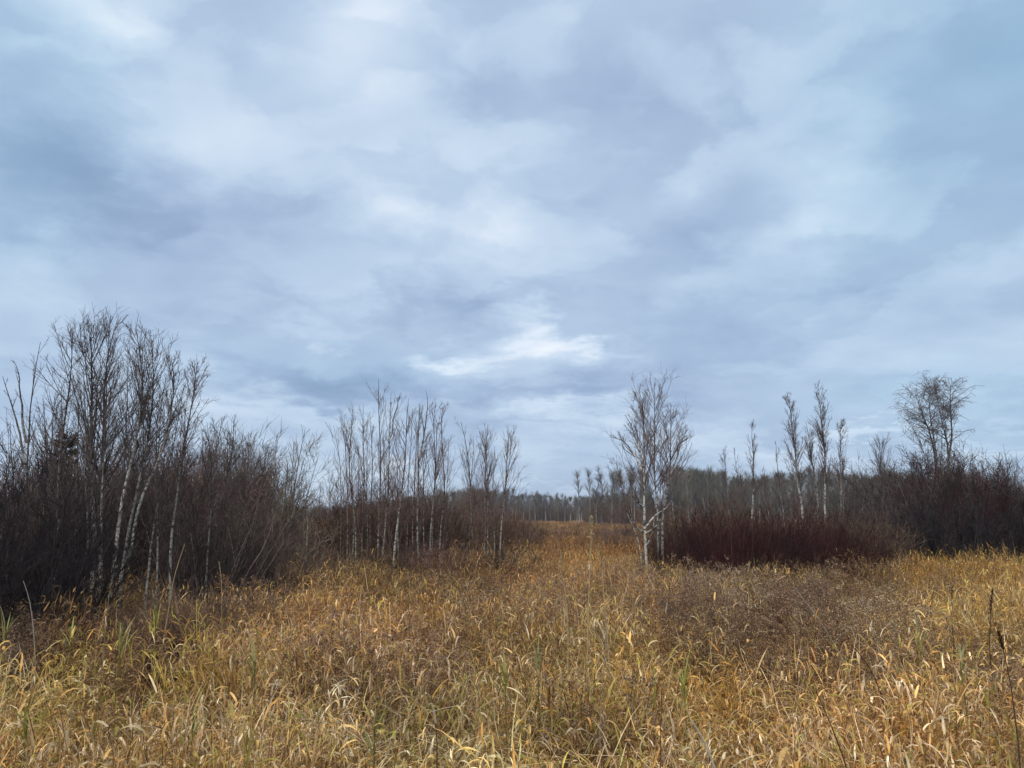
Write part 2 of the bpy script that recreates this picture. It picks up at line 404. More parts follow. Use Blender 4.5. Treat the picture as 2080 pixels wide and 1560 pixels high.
def reed_patch(h, nst, rad, wts, wid=.018, nl=5, fold=True, n=6, droopy=1.0, erect=0.0, thin=False):
    mb = MB()
    r = rad * np.sqrt(rng.random(nst)); a = rng.random(nst) * 6.283
    bx = np.stack([r * np.cos(a), r * np.sin(a), np.full(nst, -.04)], 1)
    hh = h * rng.uniform(.62, 1.06, nst); lean = rng.uniform(.02, .26, nst); la = rng.random(nst) * 6.283
    k = np.linspace(0, 1, 5)
    P = np.stack([bx[:, None, 0] + np.cos(la)[:, None] * (lean * hh)[:, None] * k ** 1.6,
                  bx[:, None, 1] + np.sin(la)[:, None] * (lean * hh)[:, None] * k ** 1.6, bx[:, None, 2] + hh[:, None] * k[None, :]], -1)
    R = np.broadcast_to(np.linspace(.0032, .0016, 5), (nst, 5)) * (wid / .018) ** .5
    mb.tube(P, R, 3, pick([(.34, .20, .08), (.20, .09, .04), (.42, .30, .14)], [3, 2, 1], nst))
    M = nst * nl; si = np.repeat(np.arange(nst), nl)
    t = np.clip(np.tile(np.linspace(.28, 1.0, nl), nst) + rng.normal(0, .05, M), .1, 1)
    i = np.minimum((t * 4).astype(int), 3); f = (t * 4 - i)[:, None]
    base = P[si, i] * (1 - f) + P[si, i + 1] * f
    top = t > .9
    L = np.clip(rng.lognormal(-1.93, .42, M), .06, .42) * h / 1.05 * np.where(top, .8, 1)
    pitch = rng.normal(1.0 + erect, .28, M); droop = rng.gamma(3.2, .62, M) * droopy
    crook = rng.random(M) < .42 * droopy; droop = np.where(crook, droop + 1.6, droop)
    w = wid * rng.uniform(.30, 1.28, M) * (.45 if thin else 1)
    c0 = pick([TAN, ORANGE, CREAM, OLIVE, BROWN, GREEN], wts, M, .22)
    c1 = c0 * rng.uniform(.75, 1.25, (M, 1)) + rng.uniform(0, .05, (M, 1)) * np.array([1, .8, .5])
    ribbons(mb, base, rng.random(M) * 6.283, pitch, droop, L, w, rng.normal(0, .9, M), c0, c1, n, fold)
    # thatch: old leaves hanging low between the stems
    K = nst * 3; r = rad * 1.15 * np.sqrt(rng.random(K)); a = rng.random(K) * 6.283
    b2 = np.stack([r * np.cos(a), r * np.sin(a), rng.uniform(.05, h * .6, K)], 1)
    cb = pick([TAN, ORANGE, BROWN, OLIVE], [3, 3, 2, 1], K, .2) * .8
    ribbons(mb, b2, rng.random(K) * 6.283, rng.normal(.7, .5, K), rng.uniform(.3, 2.2, K), rng.uniform(.16, .36, K) * h, wid * rng.uniform(.5, 1, K),
            rng.normal(0, .8, K), cb, cb * .9, 4, False)
    # straw: thin broken stems lying every way through the sward
    K = nst * 4; r = rad * 1.2 * np.sqrt(rng.random(K)); a = rng.random(K) * 6.283
    b3 = np.stack([r * np.cos(a), r * np.sin(a), rng.uniform(.25, h * .92, K)], 1)
    c3 = pick([CREAM, TAN, BROWN, (.50, .40, .26)], [2, 4, 2, 3], K, .2) * .9
    ribbons(mb, b3, rng.random(K) * 6.283, rng.normal(.35, .55, K), rng.uniform(-.2, .8, K), rng.uniform(.12, .38, K), .0042 * rng.uniform(.6, 1.4, K), rng.normal(0, .3, K), c3, c3, 4, False)
    return mb
def plume_patch(h, nst, rad, col):
    """dead goldenrod: leaning brown stems with arching fluffy heads"""
    mb = MB(); r = rad * np.sqrt(rng.random(nst)); a = rng.random(nst) * 6.283
    la = rng.random(nst) * 6.283; lean = rng.uniform(.02, .25, nst); hh = h * rng.uniform(.65, 1.08, nst); k = np.linspace(0, 1, 6)
    P = np.stack([(r * np.cos(a))[:, None] + np.cos(la)[:, None] * (lean * hh)[:, None] * k ** 2,
                  (r * np.sin(a))[:, None] + np.sin(la)[:, None] * (lean * hh)[:, None] * k ** 2, -.03 + hh[:, None] * k[None, :]], -1)
    R = np.broadcast_to(np.linspace(.004, .0015, 6), (nst, 6)).copy()
    mb.tube(P, R, 3, pick([(.10, .055, .035), (.16, .09, .05)], [2, 1], nst))
    nb = 9; idx = np.repeat(np.arange(nst), nb); t = rng.uniform(.62, .99, nst * nb)
    B, BR = spawn(P, R, idx, t, rng.random(nst * nb) * 6.283, rng.uniform(.4, 1.0, nst * nb), rng.uniform(.05, .17, nst * nb) * (1.25 - t) * 3, np.full(nst * nb, .0016), .0008, 4, -.18, .1)
    mb.tube(B, BR, 3, np.array([.15, .10, .065]))
    nf = 12; M = nst * nb * nf; bi = np.repeat(np.arange(nst * nb), nf); tt = rng.random(M) * 2.999; ii = tt.astype(int); f = (tt - ii)[:, None]
    pos = B[bi, ii] * (1 - f) + B[bi, ii + 1] * f + rng.normal(0, .009, (M, 3))
    s = rng.uniform(.006, .014, M)[:, None, None]
    q4 = rng.normal(0, 1, (M, 2, 3)); u = nrm(q4[:, 0]); v = nrm(np.cross(u, q4[:, 1]))
    vs = pos[:, None, :] + s * np.stack([-u, v * .6, u, -v * .6], 1)
    cc = pick([col, tuple(np.array(col) * .6)], [2, 1], M, .2)
    mb.add(vs.reshape(-1, 3), np.arange(M * 4).reshape(-1, 4), np.repeat(cc, 4, 0))
    K = nst * 9; si = rng.integers(0, nst, K); t = rng.random(K) * 3.2; i = t.astype(int); f = (t - i)[:, None]
    base = P[si, i] * (1 - f) + P[si, i + 1] * f
    cb = pick([(.14, .075, .04), (.20, .12, .06), (.09, .05, .03)], [2, 1, 1], K, .2)
    ribbons(mb, base, rng.random(K) * 6.283, rng.normal(.2, .5, K), rng.uniform(.5, 2.2, K), rng.uniform(.05, .10, K), rng.uniform(.006, .014, K), rng.normal(0, 1.2, K), cb, cb * .8, 4, False)
    return mb

reed_near = templates("reed_patch_near", [reed_patch(1.05, 25, .32, w, .0155, 8).mesh("reed", LEAF) for w in
    ([5, 1.8, 4.2, 1, 1.6, .2],) * 4 + ([4, 1.5, 5, 1.5, 1, .3],) * 2 + ([3, 1.5, 1.5, 3, 1, 1.6],) * 2])
reed_green = templates("reed_patch_green", [reed_patch(1.05, 24, .30, [2.5, 1.0, 1.2, 4, .8, 2.6], .015, 7, erect=.2, droopy=.7).mesh("reedg", LEAF) for _ in range(3)])
reed_mid = templates("reed_patch_mid", [reed_patch(1.05, 46, .5, w, .017, 6, False, 5, droopy=.85).mesh("reedm", LEAF) for w in
    ([5, 4, 2, 1, 2, .1], [5, 4, 1.5, 1.5, 2, .1], [4, 5, 1, 1, 3, 0])])
gold = templates("fine_grass", [reed_patch(.95, 44, .5, [5, 3, 1, 3, 1, .2], .017, 4, False, 5, droopy=.7, erect=.2).mesh("gold", LEAF) for _ in range(3)])
plume = templates("plume_patch", [plume_patch(1.15, 12, .34, c).mesh("plume", FUZZ) for c in ((.27, .21, .155), (.23, .165, .115), (.30, .25, .19))])

# colour regions of the meadow: x, y, rx, ry in the photograph (turned into ground positions), tint
ZONES = [ (150, 1330, 330, 70, (1.05, 1.08, .80)), (650, 1250, 330, 60, (1.12, .98, .98)), (800, 1340, 180, 70, (.72, .66, .74)), (1130, 1170, 260, 60, (1.0, .86, .74)),
  (1430, 1330, 230, 80, (.80, .70, .40)), (1620, 1290, 200, 60, (.70, .62, .55)), (1900, 1150, 260, 42, (1.02, .90, .62)), (1960, 1235, 220, 45, (1.15, 1.08, .80)), (1750, 1430, 420, 110, (1.12, 1.06, 1.08)),
  (1200, 1100, 200, 25, (.82, .70, .60)), (850, 1180, 170, 50, (.72, .68, .58)), (300, 1480, 400, 70, (.90, .84, .86)), (980, 1480, 230, 90, (.84, .90, .72)),
  (1180, 1420, 210, 100, (.95, .84, .74)), (230, 1250, 230, 45, (.62, .50, .45))]
def lat(X, Y, s, seed):
    r = np.random.default_rng(seed); v = 0
    for k in range(5):
        a, b, c = r.normal(0, s, 2).tolist() + [r.random() * 6.28]
        v = v + np.sin(X * a + Y * b + c)
    return v / 3.2
def tint_at(X, Y, htop=1.0):
    px, py = proj(X, Y, np.full_like(X, htop)); n = len(X); t = np.ones((n, 3)); 
    for (x, y, rx, ry, c) in ZONES:
        w = np.exp(-(((px - x) / rx) ** 2 + ((py - y) / ry) ** 2) * 1.2)[:, None]
        t = t * (1 - w) + np.array(c) * w
    g = lat(X, Y, 1.4, 5); h = lat(X, Y, .8, 9)
    t = t * np.array([1.24, 1.20, 1.14]) * (1 + .22 * g[:, None]) * np.stack([1 + .05 * h, np.ones(n), 1 - .12 * h], 1)
    return t * np.clip(rng.normal(1, .13, (n, 1)), .6, 1.4)
def field(y0, y1, dens, margin=1.5):
    out = []; y = y0
    while y < y1:
        s = max(.5, y * .06); w = .70 * (y + s) + margin; k = int(2 * w * s * (dens(y) if callable(dens) else dens))
        out.append(np.stack([rng.uniform(-w, w, k), rng.uniform(y, y + s, k)], 1)); y += s
    return np.concatenate(out)
def px_of(p, z=.9): return proj(p[:, 0], p[:, 1], np.full(len(p), z))
def keep(p, prob): return p[rng.random(len(p)) < prob]
def put(name, label, cat, coll, nvar, p, s0, s1, tintmul=(1, 1, 1), hs=None, tilt=.15):
    n = len(p); z = gz(p[:, 0], p[:, 1]); pts = np.stack([p[:, 0], p[:, 1], z], 1)
    return scatter(name, label, cat, coll, nvar, pts, rng.random(n) * 6.283, rng.uniform(s0, s1, n), tint_at(p[:, 0], p[:, 1]) * np.array(tintmul), tilt,
                   hs if hs is None else hs(p))
def gauss(px, py, x, y, rx, ry): return np.exp(-(((px - x) / rx) ** 2 + ((py - y) / ry) ** 2))
def shadeweed(px, py):       # where brown plume weeds take over from the reed grass
    return np.clip(1.0 * gauss(px, py, 170, 1235, 300, 60) + 1.1 * gauss(px, py, 1580, 1220, 290, 60) + .75 * gauss(px, py, 1720, 1300, 240, 60) + .6 * gauss(px, py, 800, 1330, 170, 55)
                   + .5 * gauss(px, py, 850, 1210, 160, 40) + .5 * gauss(px, py, 1400, 1280, 160, 50) + .35 * gauss(px, py, 1950, 1330, 150, 60) + .3 * gauss(px, py, 1000, 1200, 300, 50), 0, 1)
p = field(2.7, 9.5, 7.6); px, py = px_of(p); w = shadeweed(px, py)
lefty = (px < 450) & (p[:, 1] > 7.9)
gap = np.clip(.75 + .8 * (lat(p[:, 0], p[:, 1], 2.6, 61) + .45), .25, 1)
pn = keep(p, np.where(lefty, .10, np.where((px < 430) & (p[:, 1] > 6.7), .34, (1 - .88 * w) * gap)))
gm = lambda q: np.clip(.06 + 1.0 * gauss(*px_of(q), 250, 1340, 380, 75) * (lat(q[:, 0], q[:, 1], 2.2, 3) > -.05) + .9 * gauss(*px_of(q), 980, 1460, 320, 110) * (lat(q[:, 0], q[:, 1], 2.5, 4) > .0)
                         + .5 * gauss(*px_of(q), 1700, 1340, 200, 60) * (lat(q[:, 0], q[:, 1], 2.5, 8) > .3), 0, 1)
isg = rng.random(len(pn)) < gm(pn)
hsn = lambda q: np.clip(1 + .23 * lat(q[:, 0], q[:, 1], 1.6, 21) + rng.normal(0, .07, len(q)), .6, 1.3)
put("reed_grass", "tan dried reed grass with curled cream leaves filling the foreground", "grass", reed_near, 8, pn[~isg], .85, 1.12, hs=hsn)
put("green_reed_grass", "yellow-green reed grass growing in streaks through the tan foreground grass", "grass", reed_green, 3, pn[isg], .9, 1.12, hs=hsn)
p = field(9.5, 24, lambda y: 4.2 if y < 15 else 3.2); px, py = px_of(p); w = shadeweed(px, py)
kill = (px < 560 - (p[:, 1] - 11) * 8) & (p[:, 1] > 11.5) | (px < 430) & (p[:, 1] > 9.5) | (px > 1330) & (px < 1750) & (p[:, 1] > 18.3)
under = (px > 560) & (px < 1060) & (p[:, 1] > 17)
pm = keep(p, np.where(kill, .12, np.where(under, .35, 1 - .93 * w)))
gl = rng.random(len(pm)) < np.clip(gauss(*px_of(pm), 1930, 1140, 260, 60) + .25, 0, 1)
put("meadow_grass", "orange-tan dried grass of the middle of the meadow", "grass", reed_mid, 3, pm[~gl], .8, 1.1, hs=hsn)
put("golden_grass", "finer golden grass in front of the dark bush and across the meadow", "grass", gold, 3, pm[gl], .85, 1.15, hs=hsn)
p = np.concatenate([field(4.5, 9.5, 6.5), field(9.5, 20, 4.2)]); px, py = px_of(p); w = shadeweed(px, py)
pw = keep(p, np.clip(w * 1.35 + .05 + .25 * (lat(p[:, 0], p[:, 1], .9, 77) > .55), 0, 1) * np.where((px > 1330) & (px < 1740) & (p[:, 1] > 17), .2, 1))
put("plume_weeds", "grey-brown dead plume weeds with fluffy seed heads among the grass", "weeds", plume, 3, pw, .75, 1.08,
    tintmul=(1.25, 1.15, 1.08), hs=lambda q: np.where((px_of(q)[0] < 480) & (q[:, 1] > 7), .72, 1.0) * rng.uniform(.85, 1.15, len(q)))
# far meadow: coarse clumps out to the tree line
p = field(24, 60, 1.2, 4); px, py = px_of(p)
put("far_meadow_grass", "brown and gold grass of the field reaching back towards the far trees", "grass", reed_mid, 3, p, 1.0, 1.35, tintmul=(.78, .70, .66),
    hs=lambda q: np.clip(.72 + .2 * lat(q[:, 0], q[:, 1], .3, 31), .4, 1.1))
p = field(60, 215, lambda y: .22 if y < 110 else .10, 10)
put("distant_field_grass", "low russet brown grass of the distant field before the woods", "grass", reed_mid, 3, p, 1.6, 2.6, tintmul=(.66, .56, .50),
    hs=lambda q: np.clip(.30 + .10 * lat(q[:, 0], q[:, 1], .12, 32), .18, .5))

# ------------------------------------------------------------------ shrubs
def shrub(h, rad, nst, nb, nt_, col, tw, r0=.014, spread=.35, up=.04, wig=.07, dome=.6, n3=0):
    """many-stemmed bush: thick stems (mb1) and a crown of branches and twigs (mb2)"""
    a = rng.random(nst) * 6.283; r = rad * .45 * np.sqrt(rng.random(nst)); b = np.stack([r * np.cos(a), r * np.sin(a), np.full(nst, -.06)], 1)
    out = r / (rad * .45); L = h * (1 - (1 - dome) * out ** 2) * rng.uniform(.55, 1.08, nst)
    d = nrm(np.stack([np.cos(a) * out * spread + rng.normal(0, .09, nst), np.sin(a) * out * spread + rng.normal(0, .09, nst), np.ones(nst)], 1))
    n = 8; P = np.zeros((nst, n, 3)); P[:, 0] = b
    for j in range(1, n):
        d = nrm(d + rng.normal(0, wig, (nst, 3)) + np.array([0, 0, up])); P[:, j] = P[:, j - 1] + d * (L / (n - 1))[:, None]
    R = rng.uniform(.6, 1.2, (nst, 1)) * r0 * np.linspace(1, .22, n)[None, :]
    col = np.array(col); m1 = MB(); m1.tube(P, R, 4, pick([col, col * 1.6, col * 3.0 + .02], [5, 3, 1], nst, .2))
    m2 = MB(); idx = np.repeat(np.arange(nst), nb); M = len(idx); t = rng.uniform(.16, .97, M)
    B, BR = spawn(P, R, idx, t, rng.random(M) * 6.283, rng.uniform(.3, .75, M), L[idx] * rng.uniform(.14, .34, M) * (1.15 - .5 * t), None, .0022, 6, .05, wig * 1.5)
    BR = np.minimum(BR, tw * 2.2); m2.tube(B, np.maximum(BR, tw * .7), 3, pick([col, col * 1.5, col * .7, col * 2.6], [4, 2, 2, 1], M, .2))
    idx = np.repeat(np.arange(M), nt_); K = len(idx); t = rng.uniform(.2, 1, K)
    T, TR = spawn(B, BR, idx, t, rng.random(K) * 6.283, rng.uniform(.3, .85, K), rng.uniform(.10, .34, K) * h / 3, np.full(K, tw), tw * .5, 4, .05, wig * 2)
    TR = np.broadcast_to(np.linspace(tw, tw * .5, 4), (K, 4)); m2.tube(T, TR, 3, pick([col * 1.1, col * 1.6, col * .7], [2, 1, 1], K, .22))
    return m1, m2
DOG = (.046, .0155, .0135); DARK = (.05, .04, .042); BRN = (.125, .078, .056); GRY = (.085, .075, .068)
dog_t = []
for k in range(4):
    a, b = shrub(2.25, 1.1, 60, 7, 4, DOG, .0032, .008, .32, .03, .08, .72); a.v += b.v; a.q += [q + a.n for q in b.q]; a.c += b.c
    dog_t.append(a.mesh("dogwood", TWIG_I))
dogc = templates("dogwood_shrub", dog_t)
brn_t = []
for k in range(3):
    a, b = shrub(1.75, .9, 40, 6, 5, BRN, .0034, .007, .28, .03, .06, .7); a.v += b.v; a.q += [q + a.n for q in b.q]; a.c += b.c
    brn_t.append(a.mesh("brown_shrub", TWIG_I))
brnc = templates("brown_shrub", brn_t)
drk_t = []
for k in range(3):
    a, b = shrub(3.2, 1.2, 34, 9, 6, (.115, .084, .074), .0036, .015, .34, .03, .11, .7); a.v += b.v; a.q += [q + a.n for q in b.q]; a.c += b.c
    drk_t.append(a.mesh("dark_shrub", TWIG_I))
drkc = templates("dark_shrub", drk_t)
def thicket(name, label, coll, nvar, pts, sc, mul=(1, 1, 1)):
    pts = np.array(pts, float); n = len(pts); z = gz(pts[:, 0], pts[:, 1])
    return scatter(name, label, "thicket", coll, nvar, np.stack([pts[:, 0], pts[:, 1], z], 1), rng.random(n) * 6.283, np.array(sc), np.clip(rng.normal(1, .28, (n, 1)), .45, 1.7) * np.clip(rng.normal(1, .07, (n, 3)), .8, 1.2) * np.array(mul), .06)
def band(x0, x1, Y0, Y1, n, topy, nominal, jit=.1):
    """n shrubs between photograph columns x0..x1 at depth Y0..Y1, scaled so that tops reach row topy(x)"""
    pts, sc = [], []
    for k in range(n):
        x = rng.uniform(x0, x1); Y = rng.uniform(Y0, Y1); w = at(x, 1045, Y); top = at(x, topy(x), Y)[2]
        pts.append((w[0], Y)); sc.append(max(.25, (top - gzf(w[0], Y)) / nominal * rng.uniform(1 - 2 * jit, 1.02)))
    return pts, sc
ip = lambda pts: (lambda x: float(np.interp(x, [p[0] for p in pts], [p[1] for p in pts])))
p_, s_ = band(1335, 1770, 18, 22.5, 66, ip([(1340, 1075), (1400, 1040), (1480, 1025), (1560, 1040), (1650, 1045), (1770, 1065)]), 2.0, .30)
q_, t_ = band(1320, 1760, 16.4, 18.6, 44, ip([(1320, 1135), (1500, 1145), (1740, 1140)]), 1.5, .25)
thicket("weedy_fringe", "brown weedy stems along the meadow side of the maroon thicket", brnc, 3, q_, t_, (1.15, 1.05, .8))
thicket("dogwood_thicket", "dark maroon thicket of leafless dogwood right of the lone white birch", dogc, 4, p_, s_)
p_, s_ = band(560, 925, 22.5, 27, 80, ip([(560, 1035), (610, 1055), (640, 1062), (680, 1048), (700, 1010), (760, 1000), (880, 1020), (930, 1030)]), 1.5, .18)
q_, t_ = band(900, 1080, 28, 33, 36, ip([(900, 1020), (1000, 1030), (1060, 1050), (1080, 1070)]), 1.5, .18); p_ += q_; s_ += t_
q_, t_ = band(600, 1060, 17.5, 22, 70, ip([(600, 1100), (680, 1085), (760, 1105), (830, 1085), (1060, 1110)]), 1.5, .3); p_ += q_; s_ += t_
q_, t_ = band(-20, 560, 9.8, 12.5, 26, ip([(0, 1225), (300, 1205), (560, 1160)]), 1.5, .25); p_ += q_; s_ += t_
q_, t_ = band(880, 1290, 30, 60, 60, ip([(880, 1030), (1060, 1045), (1130, 1062), (1230, 1062), (1290, 1055)]), 1.75, .1)
thicket("brown_undergrowth", "red-brown leafless undergrowth around the feet of the young aspens", brnc, 3, p_ + q_, s_ + t_)
p_, s_ = band(-60, 585, 16.0, 22, 72, ip([(-60, 935), (120, 895), (230, 870), (360, 868), (450, 892), (520, 915), (560, 975), (590, 1030)]), 3.0, .2)
thicket("bare_thicket", "dense dark leafless thicket wrapped around the birches on the left", drkc, 3, p_, s_, (1.3, 1.22, 1.18))
q_, t_ = band(1340, 1760, 21, 24, 22, ip([(1340, 1050), (1450, 1025), (1760, 1045)]), 1.75, .2)
r_, u_ = band(1300, 1760, 26, 38, 34, ip([(1300, 1040), (1400, 1010), (1550, 1015), (1700, 1000), (1760, 985)]), 1.75, .12)
q_ += r_; t_ += u_
r_, u_ = band(1640, 1800, 21, 26, 16, ip([(1640, 1060), (1800, 1010)]), 1.75, .12)
thicket("brush_belt", "brown brush between the maroon thicket and the far trees", brnc, 3, q_ + r_, t_ + u_)

def bush(name, label, x, Y, topy, rad, nst, nb, nt_, col, tw=.0045, r0=.02, grp=None, extra=None, **kw):
    w = at(x, 1045, Y); g = gzf(w[0], Y); h = at(x, topy, Y)[2] - g
    root = empty(name, (w[0], Y, g), label, "bush", grp)
    a, b = shrub(h, rad, nst, nb, nt_, col, tw, r0, **kw)
    a.obj("stem_clump", DARKBARK, root); b.obj("twig_crown", DARKBARK, root)
    return root, b
bush("willow_bush", "near-black dense bush at the left edge standing in the brown weeds", 40, 11.6, 905, 1.9, 70, 12, 8, (.034, .027, .028), .0042, .018, spread=.45, dome=.8)
bush("willow_bush", "dark twiggy bush right behind the near-black one at the left edge", 96, 13.0, 925, 1.1, 55, 11, 7, (.050, .039, .039), .0042, .016, spread=.4, dome=.8)
bush("willow_bush", "black-stemmed bush at the foot of the leaning white birches", 300, 16.5, 960, 1.4, 50, 10, 7, (.085, .058, .055), .004, .014, spread=.4, dome=.8)
bush("willow_bush", "dark fan-shaped bush below the slim conical birch on the left", 415, 15.2, 935, 1.2, 42, 10, 7, (.085, .064, .056), .004, .016, spread=.5, dome=.8)
bush("willow_bush", "grey fuzzy bush with a rounded pale top at the right end of the left thicket", 530, 20, 880, 1.5, 46, 12, 9, (.17, .145, .115), .0042, .014, spread=.4, dome=.75)
bush("hawthorn_bush", "highest black bush below the weeping birch on the right", 1905, 28, 880, 2.2, 70, 15, 9, (.06, .05, .045), .007, .035, spread=.55, dome=.75, wig=.13)
bush("hawthorn_bush", "dark maroon-tinted bush in front of the weeping birch", 1960, 25, 925, 2.3, 80, 13, 9, (.062, .024, .026), .005, .02, spread=.5, dome=.75)
bush("hawthorn_bush", "black sloping bush running out of the picture at the right edge", 2070, 24, 965, 2.4, 80, 13, 9, (.030, .026, .027), .005, .02, spread=.5, dome=.7)
bush("hawthorn_bush", "wide grey-green bush left of the tall black bush", 1800, 29, 955, 1.9, 64, 13, 8, (.10, .095, .075), .006, .02, spread=.5, dome=.75)
bush("hawthorn_bush", "low black-brown bush at the meadow edge under the grey-green one", 1830, 24, 1010, 1.8, 60, 11, 8, (.06, .042, .04), .005, .016, spread=.5, dome=.8)
bush("hawthorn_bush", "low blackish bush at the meadow edge, right of the low black-brown one", 1935, 23, 1000, 1.9, 70, 12, 8, (.032, .027, .028), .005, .016, spread=.5, dome=.8)
p_, s_ = band(1745, 2140, 25, 33, 40, ip([(1745, 1010), (1790, 985), (1840, 935), (1895, 898), (1950, 908), (2010, 945), (2060, 985), (2140, 1020)]), 2.9, .12)
thicket("dark_brush", "black tangle of brush filling the right-hand bush clump", drkc, 3, p_, s_)

# ------------------------------------------------------------------ trees
WHITE = np.array((.55, .53, .48)); GREY = np.array((.24, .21, .19)); REDBR = np.array((.115, .072, .060)); DRK = np.array((.06, .045, .042))
G1 = "bare birches of the left thicket"
def tree(name, label, trunks, Y, nb=26, L=.30, ang=.5, up=.10, white=.55, r=.04, sub=6, tw=.0042, t0=.38, wig=.04, grp=None, cat="tree",
         upper=REDBR, droop=False, twcol=REDBR, limbs=(), split=False, sub2=0, prof=None, twL=.34):
    """trunks: lists of photograph points from the foot up; first one is set on the ground"""
    fx = at(trunks[0][0][0], 1045, Y)[0]; g0 = gzf(fx, Y); org = np.array([fx, Y, g0])
    root = empty(name, org, label, cat, grp)
    allB, allT = MB(), MB(); Ps, Rs, isw = [], [], []
    for ti, tr in enumerate(trunks):
        dY = 0 if ti == 0 else rng.uniform(-.25, .25) * (len(trunks) > 1)
        pts = [at(x, y, Y + dY) for (x, y) in tr]
        if tr[0][1] > 1060: pts[0][2] = gzf(pts[0][0], Y + dY) - .08 if pts[0][2] < 1.3 else pts[0][2]
        pts[-1] = pts[-1] - np.array([0, 0, .018 * pts[-1][2]]); P = resample(pts, 14, .05 * (pts[-1][2]) / 6); H = pts[-1][2] - pts[0][2]
        rr = r * .86 * (1 if ti == 0 else .82) * np.linspace(1, .0, 14) ** .9 + .0035
        Ps.append(P); Rs.append(rr); isw.append(white)
    for lb in limbs:
        pts = [at(x, y, Y + d) for (x, y, d) in lb]; P = resample(pts, 14, .01)
        Ps.append(P); Rs.append(r * .5 * np.linspace(1, .1, 14) + .003); isw.append(1.0 if lb[0][1] > 1000 else .6)
    for i, (P, R) in enumerate(zip(Ps, Rs)):
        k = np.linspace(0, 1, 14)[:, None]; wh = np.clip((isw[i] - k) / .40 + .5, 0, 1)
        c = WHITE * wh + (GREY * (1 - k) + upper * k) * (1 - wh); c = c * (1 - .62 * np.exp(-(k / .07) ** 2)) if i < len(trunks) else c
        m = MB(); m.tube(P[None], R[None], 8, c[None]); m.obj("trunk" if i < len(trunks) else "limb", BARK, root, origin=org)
    P = np.stack(Ps); R = np.stack(Rs); ntk = len(Ps)
    Hs = np.linalg.norm(P[:, -1] - P[:, 0], axis=1)
    up = up * .55; L = L * (.95 if grp == G1 else 1.15); ang = ang * 1.05; idx = np.repeat(np.arange(ntk), [max(4, int(nb * Hs[q] / Hs[0])) if q < len(trunks) else 7 for q in range(ntk)]); M = len(idx); t = t0 + (1 - t0) * rng.random(M) ** 1.15 * .93
    lim = idx >= len(trunks); t = np.where(lim, rng.uniform(.25, .98, M), t)
    pr = (1 - ((t - t0) / (1 - t0 + 1e-6))) ** .55 * .95 + .06 if prof is None else prof((t - t0) / (1 - t0))
    LL = Hs[idx] * L * np.clip(pr, .08, 1.2) * rng.uniform(.6, 1.15, M)
    LL = np.minimum(LL, Hs[idx] * ((1 - t) * 1.02 + .05)) if not droop else LL * .9
    azm = rng.random(M) * 6.283
    B, BR = spawn(P, R, idx, t, azm, rng.normal(ang, .13, M), LL, None, .003, 9, up, wig)
    BR = np.minimum(BR, np.maximum(r * .24, tw) * np.linspace(1, .3, 9)[None, :])
    cb = GREY * .3 + upper * .7
    tt = np.repeat(np.arange(M), sub); K = len(tt); t2 = rng.uniform(.15, 1, K)
    dn = -.16 if droop else up * .7; TW_ = 0
    T, TR = spawn(B, BR, tt, t2, rng.random(K) * 6.283, rng.normal(.50, .14, K), LL[tt] * twL * rng.uniform(.4, 1.5, K) * (1.25 - .7 * t2), None, .002, 6, dn, wig * 1.6)
    TR = np.clip(TR, tw * .55, tw * 1.0)
    groups = [(np.arange(M), "crown")]
    if split:
        big = np.argsort(-LL)[:10]; groups = [(np.array([b]), "branch") for b in big] + [(np.setdiff1d(np.arange(M), big), "crown")]
    T2 = None
    if sub2:
        t3 = np.repeat(np.arange(K), sub2); K2 = len(t3)
        T2, _ = spawn(T, TR, t3, rng.uniform(.2, 1, K2), rng.random(K2) * 6.283, rng.normal(.6, .2, K2), LL[tt][t3] * .16 * rng.uniform(.5, 1.4, K2), None, .002, 4, -.22 if droop else .06, wig * 2)
        T2R = np.broadcast_to(np.linspace(tw * .6, tw * .4, 4), (K2, 4)); g3 = tt[t3]
    for sel, nm in groups:
        m = MB(); m.tube(B[sel], np.maximum(BR[sel], tw * .8), 4, pick([cb, upper], [1, 1], len(sel), .12))
        s2 = np.isin(tt, sel)
        if s2.any(): m.tube(T[s2], TR[s2], 3, pick([twcol, twcol * 1.5], [2, 1], int(s2.sum()), .2))
        if T2 is not None:
            s3 = np.isin(g3, sel)
            if s3.any(): m.tube(T2[s3], T2R[s3], 3, pick([twcol, twcol * 1.5], [2, 1], int(s3.sum()), .2))
        m.obj(nm, TWIG, root, origin=org)
    return root

tree("aspen_sapling", "spindly forked bare sapling nearest the left edge of the sky", [[(52, 1200), (56, 1000), (54, 880), (64, 780), (76, 683)], [(54, 900), (48, 830), (40, 780), (36, 722)], [(54, 960), (40, 880), (15, 800), (3, 755)]], 12.8,
     nb=9, L=.20, ang=.42, white=.1, r=.028, sub=3, t0=.5, grp=G1, upper=DRK * 1.3)
tree("birch_tree", "tall many-branched dark-crowned tree, tallest of the left thicket, left stem", [[(196, 1160), (194, 1000), (190, 880), (190, 760), (183, 642)]], 15, nb=44, L=.36, ang=.62, up=.13, white=.35, r=.065, sub=9, sub2=3, t0=.36, grp=G1, upper=DRK * 1.4, twcol=DRK * 1.5, split=True)
tree("birch_tree", "tall dark-topped birch right beside the tallest left tree, reaching highest", [[(214, 1160), (210, 1010), (208, 900), (216, 780), (231, 632)]], 15.4, nb=38, L=.27, ang=.5, up=.13, white=.45, r=.055, sub=8, sub2=3, t0=.42, grp=G1, upper=DRK * 1.4, twcol=DRK * 1.5, split=True)
